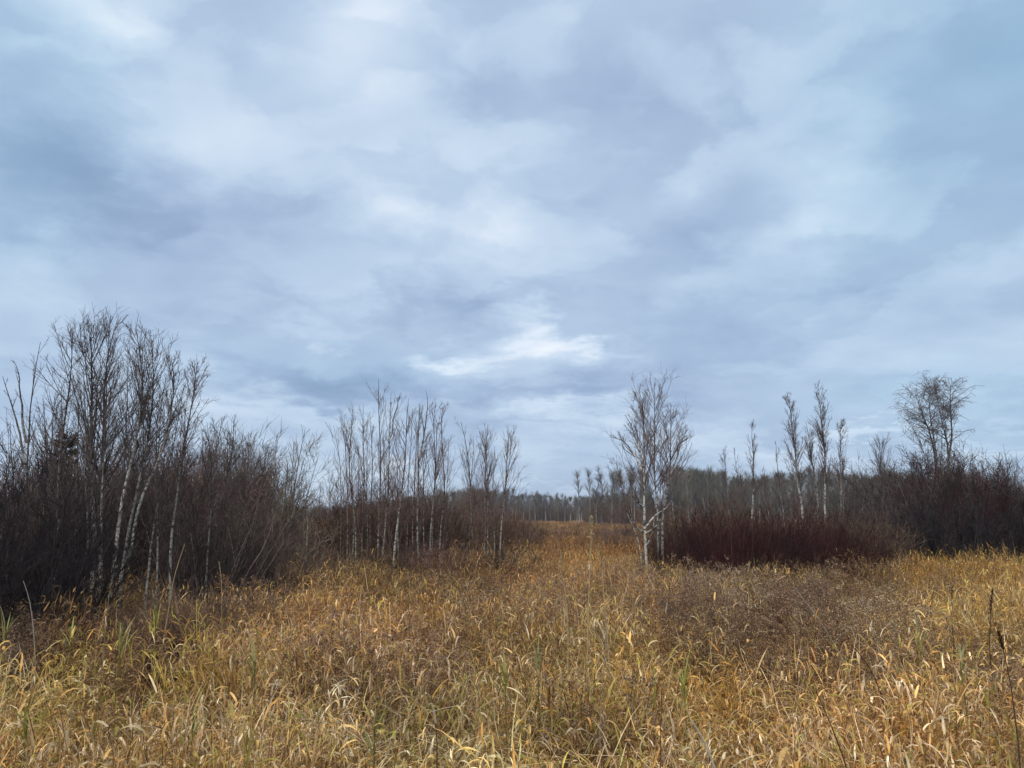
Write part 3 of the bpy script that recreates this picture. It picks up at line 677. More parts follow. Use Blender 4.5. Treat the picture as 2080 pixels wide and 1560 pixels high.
tree("birch_tree", "bare tree leaning slightly right with a long branch, left of the tallest tree", [[(112, 1160), (122, 1000), (134, 860), (143, 780), (150, 658)]], 14.5, nb=34, L=.30, ang=.6, up=.12, white=.25, r=.045, sub=7, sub2=2, t0=.42, grp=G1, upper=DRK * 1.6, twcol=DRK * 1.6)
tree("birch_tree", "thickest white leaning birch trunk in the left thicket with a high fan crown", [[(224, 1170), (236, 1080), (258, 960), (284, 865), (288, 760), (279, 655)]], 13.4, nb=36, L=.27, ang=.5, up=.12, white=.62, r=.047, sub=8, sub2=2, t0=.5, grp=G1, upper=DRK * 1.6, twcol=DRK * 1.6, split=True)
tree("birch_tree", "second white leaning birch, just right of the thickest leaning trunk", [[(246, 1160), (264, 1030), (292, 930), (312, 870), (314, 780), (313, 660)]], 13.7, nb=34, L=.25, ang=.5, up=.12, white=.55, r=.036, sub=7, sub2=2, t0=.5, grp=G1, upper=DRK * 1.7, twcol=DRK * 1.6)
tree("birch_tree", "most strongly leaning white birch stem, bending right then up", [[(258, 1140), (284, 1010), (322, 950), (345, 880), (350, 800), (350, 716)]], 13.6, nb=26, L=.24, ang=.5, up=.12, white=.5, r=.030, sub=6, sub2=2, t0=.55, grp=G1, upper=DRK * 1.7, twcol=DRK * 1.7)
tree("birch_tree", "slim white birch with a narrow conical crown standing apart on the left", [[(346, 1170), (352, 1130), (350, 1080), (358, 1030), (361, 960), (376, 900), (384, 860), (394, 800), (405, 728)]], 14.6, nb=40, L=.22, ang=.42, up=.10, white=.50, r=.034, sub=8, sub2=2, t0=.50, grp=G1, upper=REDBR, twcol=REDBR, split=True)
k = 0
for (bx, tx, ty, Y, lb) in ((100, 108, 790, 16.5, "low bare tree in the gap between the left sapling and the tall trees"),
                            (386, 446, 838, 16.6, "dark stem rising right of the slim conical birch"),
                            (430, 478, 845, 17.5, "dark bare stem, second right of the slim conical birch"),
                            (480, 512, 872, 18.5, "bare twiggy stem where the left thicket starts to drop"),
                            (300, 330, 760, 17.5, "thin dark tree behind the leaning white birches"),
                            (246, 262, 720, 18, "thin dark tree seen between the two tallest left crowns"),
                            (455, 430, 880, 19, "small grey tree behind the dark stems of the left thicket"),
                            (508, 545, 900, 19, "thin bare tree by the rounded grey bush")):
    tree("bare_tree", lb, [[(bx, 1150), ((bx * 2 + tx) / 3, 1020), (tx - 4, (ty + 1000) / 2), (tx, ty)]], Y, nb=30, L=.30, ang=.5, up=.12, white=.25, r=.034, sub=8, sub2=2, t0=.28, grp=G1, upper=DRK * 1.8, twcol=DRK * 1.8)
for (bx, mx_, tx, ty, Y, wh, lb) in (
    (206, 205, 216, 700, 13.2, .5, "slim white birch stem in front of the two tallest left trees"),
    (182, 176, 170, 735, 13.5, .45, "slim pale birch with a broken-looking kink, left of the two tallest trees"),
    (300, 316, 372, 800, 14.0, .42, "thin white birch stem slanting right under the leaning birches"),
    (330, 322, 318, 790, 14.4, .35, "thin upright pale stem between the leaning and the conical birch"),
    (150, 158, 164, 770, 14.0, .40, "thin grey birch just right of the long-branched bare tree"),
    (420, 428, 424, 850, 15.0, .40, "short pale stem right beside the slim conical birch"),
    (470, 462, 470, 880, 16.0, .35, "slim pale stem in the falling part of the left thicket"),
    (505, 498, 492, 905, 16.5, .5, "short white-footed stem near the rounded grey bush"),
    (540, 548, 560, 930, 17.5, .35, "last slim stem before the slender leaning birch"),
    (85, 92, 90, 800, 12.8, .3, "thin grey stem right beside the forked left sapling"),
    (20, 26, 20, 850, 12.6, .3, "thin grey stem at the very left edge of the picture")):
    tree("birch_tree", lb, [[(bx, 1165), (mx_, 1040), ((mx_ + tx) / 2 + 3, (1040 + ty) / 2), (tx, ty)]], Y, nb=22, L=.26, ang=.48, up=.10, white=wh, r=.024, sub=6, sub2=2, t0=.38, grp=G1, upper=DRK * 1.8, twcol=DRK * 1.8, tw=.0036, wig=.07)
tree("birch_tree", "slender leaning birch alone at the right end of the left thicket", [[(570, 1130), (588, 1070), (600, 990), (610, 930), (619, 862)], [(580, 1130), (592, 980), (594, 890)]], 20.5, nb=16, L=.24, ang=.38, up=.08, white=.45, r=.03, sub=4, t0=.4, grp=G1)
tree("birch_tree", "short crooked white birch stem beside the slender leaning birch", [[(556, 1150), (568, 1090), (566, 1060), (576, 1030), (586, 930)]], 19.5, nb=14, L=.24, ang=.4, up=.08, white=.7, r=.034, sub=4, t0=.4, grp=G1)

G2 = "young aspens in the middle of the meadow"
AS = [  # trunk points, depth, label, radius, branches, L
 ([[(709, 1125), (706, 1000), (702, 930), (704, 848)]], 19.5, "leftmost straight young aspen of the middle group", .026, 16, .26),
 ([[(722, 1128), (722, 1030), (714, 950), (721, 817)]], 20.5, "young aspen next to the leftmost one in the middle group", .032, 18, .26),
 ([[(738, 1135), (736, 1020), (738, 940), (737, 817)]], 20, "dark-stemmed young aspen left of the tallest one", .034, 18, .22),
 ([[(752, 1130), (754, 1020), (758, 930), (754, 830)]], 21, "thin dark aspen stem just left of the tallest one", .026, 14, .2),
 ([[(766, 1130), (770, 1020), (771, 900), (770, 761)]], 19.6, "tallest young aspen of the middle group", .036, 22, .22),
 ([[(774, 1125), (786, 1000), (790, 900), (796, 788)], [(790, 900), (800, 850), (814, 792)]], 20.4, "fork-topped aspen right beside the tallest one", .032, 18, .22),
 ([[(798, 1150), (806, 1070), (815, 1010), (826, 900), (827, 803)]], 18.6, "aspen with the thick white leaning lower trunk in the middle group", .040, 20, .22),
 ([[(824, 1130), (828, 1010), (836, 900), (838, 822)]], 21, "thin aspen between the white leaning trunk and the fork-topped pair", .022, 14, .2),
 ([[(850, 1135), (849, 1020), (849, 940), (854, 812)], [(851, 950), (862, 880), (869, 786)]], 19.8, "aspen with two long upright tops right of the white leaning trunk", .036, 20, .26),
 ([[(868, 1140), (872, 1070), (880, 1000), (883, 920), (880, 812)]], 20.2, "slightly leaning white-footed aspen, third from the right in the group", .034, 20, .2),
 ([[(892, 1135), (897, 1060), (902, 1010), (896, 900), (897, 820)]], 20.8, "aspen with the crooked white foot, second from the right", .030, 20, .22),
 ([[(905, 1125), (905, 1030), (908, 960), (911, 886)]], 22, "shortest aspen at the right end of the middle group", .022, 14, .26),
 ([[(692, 1120), (694, 1000), (686, 930), (678, 858)]], 21, "thin aspen arching outward on the left of the middle group", .020, 14, .3),
 ([[(962, 1120), (960, 1070), (956, 1000), (948, 920), (941, 851)]], 25.5, "left aspen of the three apart to the right of the middle group", .040, 26, .27),
 ([[(981, 1125), (984, 1050), (989, 960), (990, 855)], [(990, 1120), (992, 1020), (990, 940), (985, 868)]], 25, "double-stemmed aspen, middle of the three standing apart", .040, 30, .26),
 ([[(1014, 1115), (1020, 1060), (1026, 990), (1032, 940), (1039, 869)], [(1024, 1000), (1030, 930), (1028, 875)]], 25.8, "leaning white-trunked aspen, right of the three standing apart", .042, 24, .27)]
for (tr, Y, lb, r, nb, L) in AS:
    tree("aspen_tree", lb, tr, Y, nb=int(nb * 1.2), L=L * 1.0, ang=.42, twcol=REDBR * 1.35, up=.07, white=[.12, .30, .08, .05, .22, .3, .45, .1, .36, .38, .3, .06, .05, .42, .42, .46][AS.index((tr, Y, lb, r, nb, L))], r=r * .9, sub=6, sub2=2, t0=float(rng.uniform(.2, .38)), grp=G2, split=(r >= .034), twL=.34, wig=.032, tw=.0031)
for (bx, tx, ty, Y, wh, lb) in ((716, 712, 880, 21.5, .4, "slim pale stem tucked between the two leftmost middle aspens"), (745, 746, 850, 22, .35, "slim stem between the dark-stemmed aspen and the tallest one's neighbour"),
     (782, 780, 850, 22.5, .4, "slim pale stem close behind the tallest aspen"), (808, 806, 865, 19.5, .3, "slim stem in front of the fork-topped aspen"), (838, 846, 850, 22.5, .4, "slim pale stem right of the white leaning lower trunk"),
     (860, 866, 870, 21.5, .42, "slim pale stem at the feet of the two-topped aspen"), (878, 890, 860, 22, .35, "slim stem leaning right near the crooked white foot"), (952, 962, 880, 26, .4, "slim stem beside the left one of the three apart"),
     (1002, 1004, 900, 26.5, .4, "slim stem between the double-stemmed and the leaning aspen")):
    tree("aspen_tree", lb, [[(bx, 1128), (bx + 2, 1030), ((bx + tx) / 2, 960), (tx, ty)]], Y, nb=20, L=.24, ang=.38, up=.08, white=wh, r=.021, sub=5, sub2=2, t0=.3, grp=G2, tw=.0031, twcol=REDBR * 1.35, wig=.03)
for j, (bx, tx, ty, Y) in enumerate(((648, 650, 985, 26), (728, 730, 900, 24), (812, 808, 880, 24), (862, 864, 900, 24), (672, 668, 960, 25))):
    lb = ["tiny bare sapling in the gap left of the middle aspens", "thin sapling behind the left aspens of the middle group", "thin sapling behind the white leaning trunk",
          "thin sapling behind the two-topped aspen", "small bare sapling at the left foot of the middle aspens"][j]
    tree("aspen_sapling", lb, [[(bx, 1120), (bx, 1000), (tx, ty)]], Y, nb=16, L=.32, ang=.4, up=.08, white=.2, r=.018, sub=4, t0=.25, grp=G2)

# the lone birch and its two companions
tree("birch_tree", "lone white birch in front of the maroon thicket with crooked pale low limbs",
     [[(1311, 1150), (1310, 1075), (1308, 1000), (1307, 946), (1304, 870), (1305, 800)]], 20, nb=26, L=.30, ang=.52, up=.10, white=.66, r=.050, sub=8, sub2=3, t0=.38, split=True, twL=.36, tw=.0036,
     limbs=[[(1309, 1074, 0), (1322, 1056, .2), (1335, 1042, .5), (1350, 1036, .9), (1362, 1020, 1.2)],
            [(1310, 1082, 0), (1296, 1075, -.2), (1284, 1060, -.5), (1276, 1030, -.7)],
            [(1310, 1084, 0), (1322, 1078, -.2), (1336, 1066, -.5), (1348, 1040, -.6)],
            [(1312, 1112, 0), (1320, 1098, -.2), (1328, 1070, -.3), (1330, 1040, -.4)],
            [(1307, 1030, 0), (1294, 1020, -.3), (1284, 1000, -.4)],
            [(1307, 960, 0), (1290, 925, .2), (1268, 895, .3), (1242, 888, .5)],
            [(1307, 950, 0), (1296, 905, .1), (1284, 870, .2), (1272, 842, .3)]], grp="lone birch clump")
tree("birch_tree", "straight tall birch directly behind the lone white birch, highest of the clump",
     [[(1335, 1130), (1335, 1050), (1332, 960), (1333, 880), (1330, 820), (1327, 772)]], 21.6, nb=42, L=.33, ang=.56, up=.10, white=.5, r=.038, twcol=REDBR * 1.4, sub=8, sub2=3, t0=.36, split=True, twL=.32, grp="lone birch clump", upper=REDBR * 1.1)
tree("birch_tree", "birch leaning right with a fan-shaped crown, right of the clump",
     [[(1341, 1130), (1347, 1050), (1356, 990), (1362, 920), (1359, 830)], [(1357, 985), (1372, 930), (1386, 890), (1398, 864)]], 21, nb=30, L=.26, ang=.52, up=.09, white=.52, r=.044, sub=7, sub2=2, t0=.46, split=True, twL=.32, grp="lone birch clump", upper=REDBR * 1.2)
tree("birch_tree", "crooked small tree leaning out to the left of the lone white birch",
     [[(1303, 1120), (1300, 1095), (1276, 1058), (1268, 1020), (1262, 980), (1250, 930)]], 20.4, nb=14, L=.26, ang=.5, up=.08, white=.6, r=.022, sub=5, sub2=1, t0=.45, grp="lone birch clump")

G3 = "tall thin aspens beyond the maroon thicket"
for (tr, Y, lb, r, nb, L, w) in (
 ([[(1632, 1080), (1628, 1040), (1621, 975), (1612, 900), (1603, 789)]], 33, "left tall narrow aspen with the curved pale foot beyond the maroon thicket", .06, 52, .19, .38),
 ([[(1663, 1080), (1662, 1035), (1652, 960), (1642, 900), (1638, 848)]], 35, "shorter aspen squeezed between the two tall narrow ones", .05, 34, .2, .36),
 ([[(1678, 1080), (1677, 1030), (1675, 950), (1668, 860), (1661, 772)]], 34, "highest narrow aspen beyond the maroon thicket", .06, 58, .20, .36),
 ([[(1708, 1085), (1709, 1030), (1709, 970), (1706, 900), (1705, 851)], [(1716, 1085), (1713, 1010), (1712, 930)]], 32, "double-stemmed slim aspen right of the tall narrow ones", .045, 34, .24, .45),
 ([[(1529, 1085), (1528, 1040), (1530, 965), (1527, 910), (1525, 849)]], 36, "solitary thin aspen with a white lower stem above the maroon thicket", .05, 26, .2, .48),
 ([[(1482, 1080), (1478, 1020), (1474, 960), (1470, 902)]], 42, "faint thin sapling, leftmost above the maroon thicket", .035, 18, .22, .2),
 ([[(1506, 1080), (1502, 1020), (1497, 960), (1490, 903)]], 42, "faint thin sapling between the leftmost one and the solitary aspen", .035, 18, .22, .2),
 ([[(1556, 1080), (1556, 1000), (1552, 940)]], 44, "faint short sapling right of the solitary aspen", .03, 14, .22, .2),
 ([[(1594, 1080), (1588, 1000), (1580, 950), (1575, 890)]], 40, "thin bending sapling left of the tall narrow aspens", .035, 14, .18, .25),
 ([[(1786, 1070), (1788, 1000), (1789, 950), (1786, 891)]], 60, "fan-crowned bare tree standing far off left of the black bushes", .08, 46, .34, .1)):
    tree("aspen_tree", lb, tr, Y, nb=nb, L=L, ang=.40, up=.09, white=w, r=r, sub=7, sub2=2, t0=.30, grp=G3, tw=.0062 if Y < 45 else .010, split=(r >= .06 and Y < 50), wig=.05)
tree("weeping_birch", "tall weeping birch with hanging fine twigs rising out of the black bush",
     [[(1905, 1060), (1899, 915), (1880, 850), (1866, 815), (1860, 785)], [(1902, 1000), (1900, 900), (1892, 830), (1890, 772)],
      [(1928, 1060), (1926, 915), (1912, 840), (1902, 790), (1896, 772)], [(1927, 960), (1932, 860), (1929, 772)]], 31, nb=38, L=.26, ang=.75, up=.03, white=.1, r=.07, sub=8, sub2=3, t0=.52,
     droop=True, upper=DRK * 2.2, twcol=DRK * 2.4, tw=.0068, split=True, twL=.45, grp=None, wig=.09, prof=lambda s: .55 + .6 * s * (1 - s) * 2)
tree("aspen_sapling", "wispy sapling leaning above the sloping black bush at the right edge",
     [[(2060, 1060), (2050, 990), (2036, 950), (2026, 920)], [(2058, 1040), (2062, 980), (2056, 935)]], 30, nb=14, L=.3, ang=.4, up=.06, white=0, r=.02, sub=5, t0=.4, upper=DRK * 3, twcol=DRK * 3, tw=.006)

# ------------------------------------------------------------------ sapling with tan dead leaves between the narrow aspens
def leafy(name, label, x, Y, topy, rad, nleaf, cols, cat="sapling"):
    w = at(x, 1045, Y); g = gzf(w[0], Y); h = at(x, topy, Y)[2] - g
    root = empty(name, (w[0], Y, g), label, cat)
    a, b = shrub(h, rad, 9, 8, 4, (.08, .055, .04), .006, .016, spread=.5)
    a.obj("stem_clump", TWIG, root); b.obj("twig_crown", TWIG, root)
    vv = np.concatenate(b.v); vv = vv[vv[:, 2] > h * .35]; pos = vv[rng.integers(0, len(vv), nleaf)] + rng.normal(0, .03, (nleaf, 3))
    m = MB(); c = pick(cols, [1] * len(cols), nleaf, .2)
    ribbons(m, pos, rng.random(nleaf) * 6.283, rng.normal(-.3, .6, nleaf), rng.uniform(.1, 1, nleaf), rng.uniform(.07, .13, nleaf), rng.uniform(.05, .08, nleaf), rng.normal(0, 1, nleaf), c, c, 4, False)
    tag(m.obj("dead_foliage", LEAF_O, root), kind="stuff")
leafy("oak_sapling", "sapling still holding tan dead leaves between the tall narrow aspens", 1652, 30, 1010, .8, 420, [(.32, .24, .13), (.38, .30, .19), (.22, .15, .08)])
leafy("oak_sapling", "small dark bush with a few yellowish leaves beside the leafy sapling", 1610, 29, 1035, .7, 120, [(.18, .16, .08), (.26, .18, .08)])

# a narrow dark evergreen half hidden in the left thicket
def evergreen(label, x, Y, topy, rad):
    w = at(x, 1045, Y); g = gzf(w[0], Y); h = at(x, topy, Y)[2] - g
    root = empty("spruce_tree", (w[0], Y, g), label, "tree")
    P = resample([(0, 0, -.05), (.03, .02, h * .5), (0, 0, h)], 12, .01)[None]; R = (np.linspace(.07, .008, 12))[None]
    m = MB(); m.tube(P, R, 8, np.array([.09, .07, .055])); m.obj("trunk", DARKBARK, root)
    n = 110; t = rng.uniform(.15, .98, n)
    B, BR = spawn(P, R, np.zeros(n, int), t, rng.random(n) * 6.283, rng.normal(1.35, .15, n), rad * (1.08 - t) * rng.uniform(.7, 1.1, n) + .08, None, .004, 6, .03, .05)
    m = MB(); m.tube(B, BR, 3, np.array([.06, .045, .035]))
    idx = np.repeat(np.arange(n), 60); K = len(idx)
    T, TR = spawn(B, BR, idx, rng.uniform(.1, 1, K), rng.random(K) * 6.283, rng.uniform(.5, 1.2, K), rng.uniform(.05, .12, K), np.full(K, .004), .002, 2, 0, 0)
    m.tube(T, np.full((K, 2), .006), 3, pick([(.030, .042, .022), (.022, .032, .02)], [1, 1], K, .2)); m.obj("crown", DARKBARK, root)
evergreen("narrow dark evergreen half hidden in the thicket at the far left", 120, 17.5, 876, 1.0)
evergreen("small dull-green evergreen behind the grey rounded bush of the left thicket", 528, 23, 960, 1.0)

# ------------------------------------------------------------------ far woods
FARB = np.array((.24, .22, .20)); FART = np.array((.14, .125, .112))
def far_tree_mesh(h, nb, sub, L, tw, pale, t0, greenish):
    P = resample([(0, 0, -.3), (rng.normal(0, .15), 0, h * .4), (rng.normal(0, .3), 0, h * .7), (rng.normal(0, .5), 0, h)], 12, .04)[None]
    R = (np.linspace(.13, .03, 12))[None] * h / 10
    k = np.linspace(0, 1, 12)[None, :, None]; c = np.array(pale) * (1 - k) + FARB * .8 * k
    m1 = MB(); m1.tube(P, R, 5, c)
    M = nb; t = t0 + (1 - t0) * rng.random(M) * .98; u = (t - t0) / (1 - t0)
    B, BR = spawn(P, R, np.zeros(M, int), t, rng.random(M) * 6.283, rng.normal(.62, .15, M), h * L * (np.sin(np.clip(u * 2.6 + .45, 0, 3.1)) * .8 + .2) * rng.uniform(.6, 1.15, M), None, .015, 6, .10, .08)
    tc_ = FART * (np.array([1.0, 1.02, .93]) if greenish else 1)
    m2 = MB(); m2.tube(B, np.maximum(BR, tw), 3, FARB * .62)
    idx = np.repeat(np.arange(M), sub); K = len(idx)
    T, TR = spawn(B, BR, idx, rng.uniform(.2, 1, K), rng.random(K) * 6.283, rng.normal(.6, .2, K), h * rng.uniform(.05, .13, K), None, .01, 4, .08, .12)
    m2.tube(T, np.broadcast_to(np.linspace(tw, tw * .55, 4), (K, 4)), 3, pick([tc_, tc_ * 1.45], [2, 1], K, .15))
    return m1.mesh("trunk", BARK_FAR), m2.mesh("crown", TWIG_F)
BARK_FAR = bark_material("far_bark", .3)
FT = [far_tree_mesh(10, 40, 9, .20, .017, (.55, .53, .49), .34, g) for g in (0, 0, 1, 1, 0, 1)]
FD = [far_tree_mesh(10, 44, 11, .24, .016, (.34, .32, .29), .20, 1) for _ in range(3)]
FTW = [far_tree_mesh(10, 46, 10, .17, .011, (.40, .38, .35), .16, 0) for _ in range(3)]
protos = {}
def far_tree(x, Y, topy, kind, label, grp, fat=1.0):
    lst = {"t": FT, "d": FD, "w": FTW}[kind]; i = int(rng.integers(0, len(lst))); w = at(x, 1045, Y); g = gzf(w[0], Y)
    h = at(x, topy, Y)[2] - g; s = h / 10.0; key = (kind, i)
    if key not in protos:
        root = empty("forest_tree", (0, 0, 0), "", "tree")
        for nm, me in zip(("trunk", "crown"), lst[i]):
            o = bpy.data.objects.new(nm, me); COL.objects.link(o); o.parent = root
        protos[key] = root; r = root
    else:
        src = protos[key]; r = src.copy(); COL.objects.link(r)
        for ch in list(src.children):
            c = ch.copy(); COL.objects.link(c); c.parent = r
    r.location = (w[0], Y, g); r.rotation_euler = (rng.normal(0, .02), rng.normal(0, .03), rng.random() * 6.283); r.scale = (s * fat, s * fat, s)
    tag(r, label, "tree", grp); return r
topL = ip([(540, 1020), (640, 1040), (760, 1020), (850, 1008), (900, 1000), (1000, 996), (1060, 1006), (1120, 1010), (1180, 1009), (1260, 1005)])
GA, GB, GC = "pale-trunked trees along the far edge of the field", "bare trees of the nearer wood behind the lone birch", "trees on the skyline beyond the narrow aspens"
for k in range(78):
    x = 560 + k * 9.3 + rng.normal(0, 3); Y = rng.uniform(185, 215)
    lb = ("far bare tree showing between the left thicket and the middle aspens" if x < 690 else "far pale-trunked tree showing between the stems of the middle aspens" if x < 925 else
          "far pale-trunked tree behind the three aspens standing apart" if x < 1055 else "pale-trunked tree in the row at the open far edge of the field" if x < 1195 else
          "far pale-trunked tree at the right end of the row, towards the lone birch")
    far_tree(x, Y, topL(x) + rng.normal(3, 4), "t", lb, GA, 1.15)
topR = ip([(1165, 985), (1180, 962), (1215, 955), (1260, 948), (1320, 945), (1380, 955), (1420, 952), (1480, 960), (1520, 978)])
for k, (x, ty, lb) in enumerate(((1176, 962, "thin bare tree at the left end of the nearer wood, first in the open"), (1198, 958, "bare tree with a feathery open crown, second from the left end of the nearer wood"),
     (1212, 968, "bare tree with a pale foot, third from the left end of the nearer wood"), (1222, 956, "darker bare tree, fourth from the left end of the nearer wood"))):
    far_tree(x, 138, ty, "w", lb, GB, 1.1)
for k in range(46):
    x = 1232 + k * 6.3 + rng.normal(0, 3); Y = rng.uniform(120, 150)
    gr = x > 1375
    if not gr and rng.random() < .3: continue
    far_tree(x, Y, topR(x) + abs(rng.normal(3, 12)), "d" if gr or rng.random() < .15 else "w" if rng.random() < .5 else "t",
             ("rounded grey-green bare tree in the nearer wood just right of the lone birch clump" if x < 1450 else "grey-green bare tree of the nearer wood around the faint thin saplings") if gr else "bare tree in the nearer wood seen through the lone birch clump", GB, 1.2 if gr else 1.0)
topQ = ip([(1500, 975), (1560, 968), (1620, 965), (1680, 962), (1760, 968), (1840, 968), (1950, 985), (2100, 1000)])
for k in range(56):
    x = 1500 + k * 10.6 + rng.normal(0, 4); Y = rng.uniform(95, 135)
    far_tree(x, Y, topQ(x) + rng.normal(4, 5), "d" if x > 1570 else "t", ("grey tree on the skyline left of the tall narrow aspens" if x < 1590 else "grey tree on the skyline seen between the tall narrow aspens" if x < 1720 else
        "grey tree on the skyline between the narrow aspens and the black bushes" if x < 1830 else "grey tree on the skyline showing over the black bushes"), GC, 1.2)
# woods behind the front rows: nobody could count them
meshes = []
for (a, b) in FT[:3] + FD[:2]:
    for me in (b,): meshes.append(me)
wc = templates("wood_tree", meshes)
def woods(name, label, x0, x1, Y0, Y1, n, top, off):
    pts, sc = [], []
    for k in range(n):
        x = rng.uniform(x0, x1); Y = rng.uniform(Y0, Y1); w = at(x, 1045, Y); g = gzf(w[0], Y)
        pts.append((w[0], Y, g)); sc.append((at(x, top(x) + off + rng.normal(0, 6), Y)[2] - g) / 10)
    n = len(pts)
    scatter(name, label, "woods", wc, len(meshes), np.array(pts), rng.random(n) * 6.283, np.array(sc), np.ones((n, 3)), .02)
woods("distant_woods", "grey mass of woods behind the far row of pale trunks", 420, 1330, 215, 270, 560, topL, 6)
woods("nearer_woods", "bare woods filling in behind the lone birch and maroon thicket", 1370, 1560, 140, 185, 70, topR, 14)
woods("skyline_woods", "grey woods low on the skyline at the right", 1480, 2250, 120, 190, 260, topQ, 10)

def understory(name, label, x0, x1, Y0, Y1, n, h):
    w0, w1 = x0, x1; pts = []; sc = []
    for k in range(n):
        x = rng.uniform(x0, x1); Y = rng.uniform(Y0, Y1); w = at(x, 1045, Y); pts.append((w[0], Y)); sc.append(h * rng.uniform(.6, 1.1) / 1.75)
    thicket(name, label, brnc, 3, pts, sc)
understory("field_edge_brush", "low dark brush along the foot of the far trees", 440, 1300, 200, 225, 260, 5.5)
understory("wood_edge_brush", "dark brush under the trees of the nearer wood", 1200, 2200, 120, 165, 330, 5.0)

# ------------------------------------------------------------------ single stalks and tufts standing out of the grass
def stalk(name, label, pts, Y, r, col, head=None, leaves=0, grp=None, cat="stalk"):
    P0 = at(pts[0][0], pts[0][1], Y); w = [at(x, y, Y) for x, y in pts]
    g = gzf(w[0][0], Y); foot = w[0].copy(); d = (w[0] - w[1]); d /= abs(d[2]) + 1e-6
    foot = w[0] + d * max(0, (w[0][2] - g)) * np.array([.5, .5, 1]); foot[2] = g - .02
    ctrl = np.array([foot] + w); org = np.array([foot[0], foot[1], g])
    P = resample(ctrl, 16, .011)[None] - org; R = (r * np.linspace(1.2, .45, 16))[None]
    root = empty(name, org, label, cat, grp)
    m = MB(); m.tube(P, R, 6, np.array(col)); m.obj("stem", LEAF_O, root)
    if head:
        L, rad, hc, nf = head; m = MB(); ln = np.linalg.norm(P[0, -1] - P[0, 0]); t = 1 - rng.random(nf) * L / ln; s = np.clip(t, 0, .9999) * 15; i = s.astype(int); f = (s - i)[:, None]
        base = P[0, i] * (1 - f) + P[0, i + 1] * f; u = (1 - t) * ln / L; rr = rad * np.sin(np.clip(u * 2.7 + .35, 0, 3.1))
        base = base + rng.normal(0, .35, (nf, 3)) * rr[:, None]; c = pick([hc], [1], nf, .25)
        ribbons(m, base, rng.random(nf) * 6.283, rng.normal(1.1, .35, nf), rng.uniform(.1, .8, nf), rad * rng.uniform(1., 2.2, nf), rad * .35 * rng.uniform(.6, 1.3, nf), rng.normal(0, .8, nf), c, c, 4, False)
        m.obj("seed_head", FUZZ_O, root)
    for k in range(leaves):
        t = rng.uniform(.35, .9); s = t * 15; i = int(s); b = P[0, i:i + 1]
        m = MB(); c = pick([TAN, CREAM], [1, 1], 1)
        ribbons(m, b, np.array([rng.random() * 6.283]), np.array([rng.uniform(.6, 1.2)]), np.array([rng.uniform(1, 2.6)]), np.array([rng.uniform(.14, .24)]), np.array([.013]), np.array([.5]), c, c, 7, True)
        m.obj("leaf", LEAF_O, root)
    return root
PALE = (.56, .43, .24); DKB = (.07, .035, .025); GRYS = (.42, .37, .29)
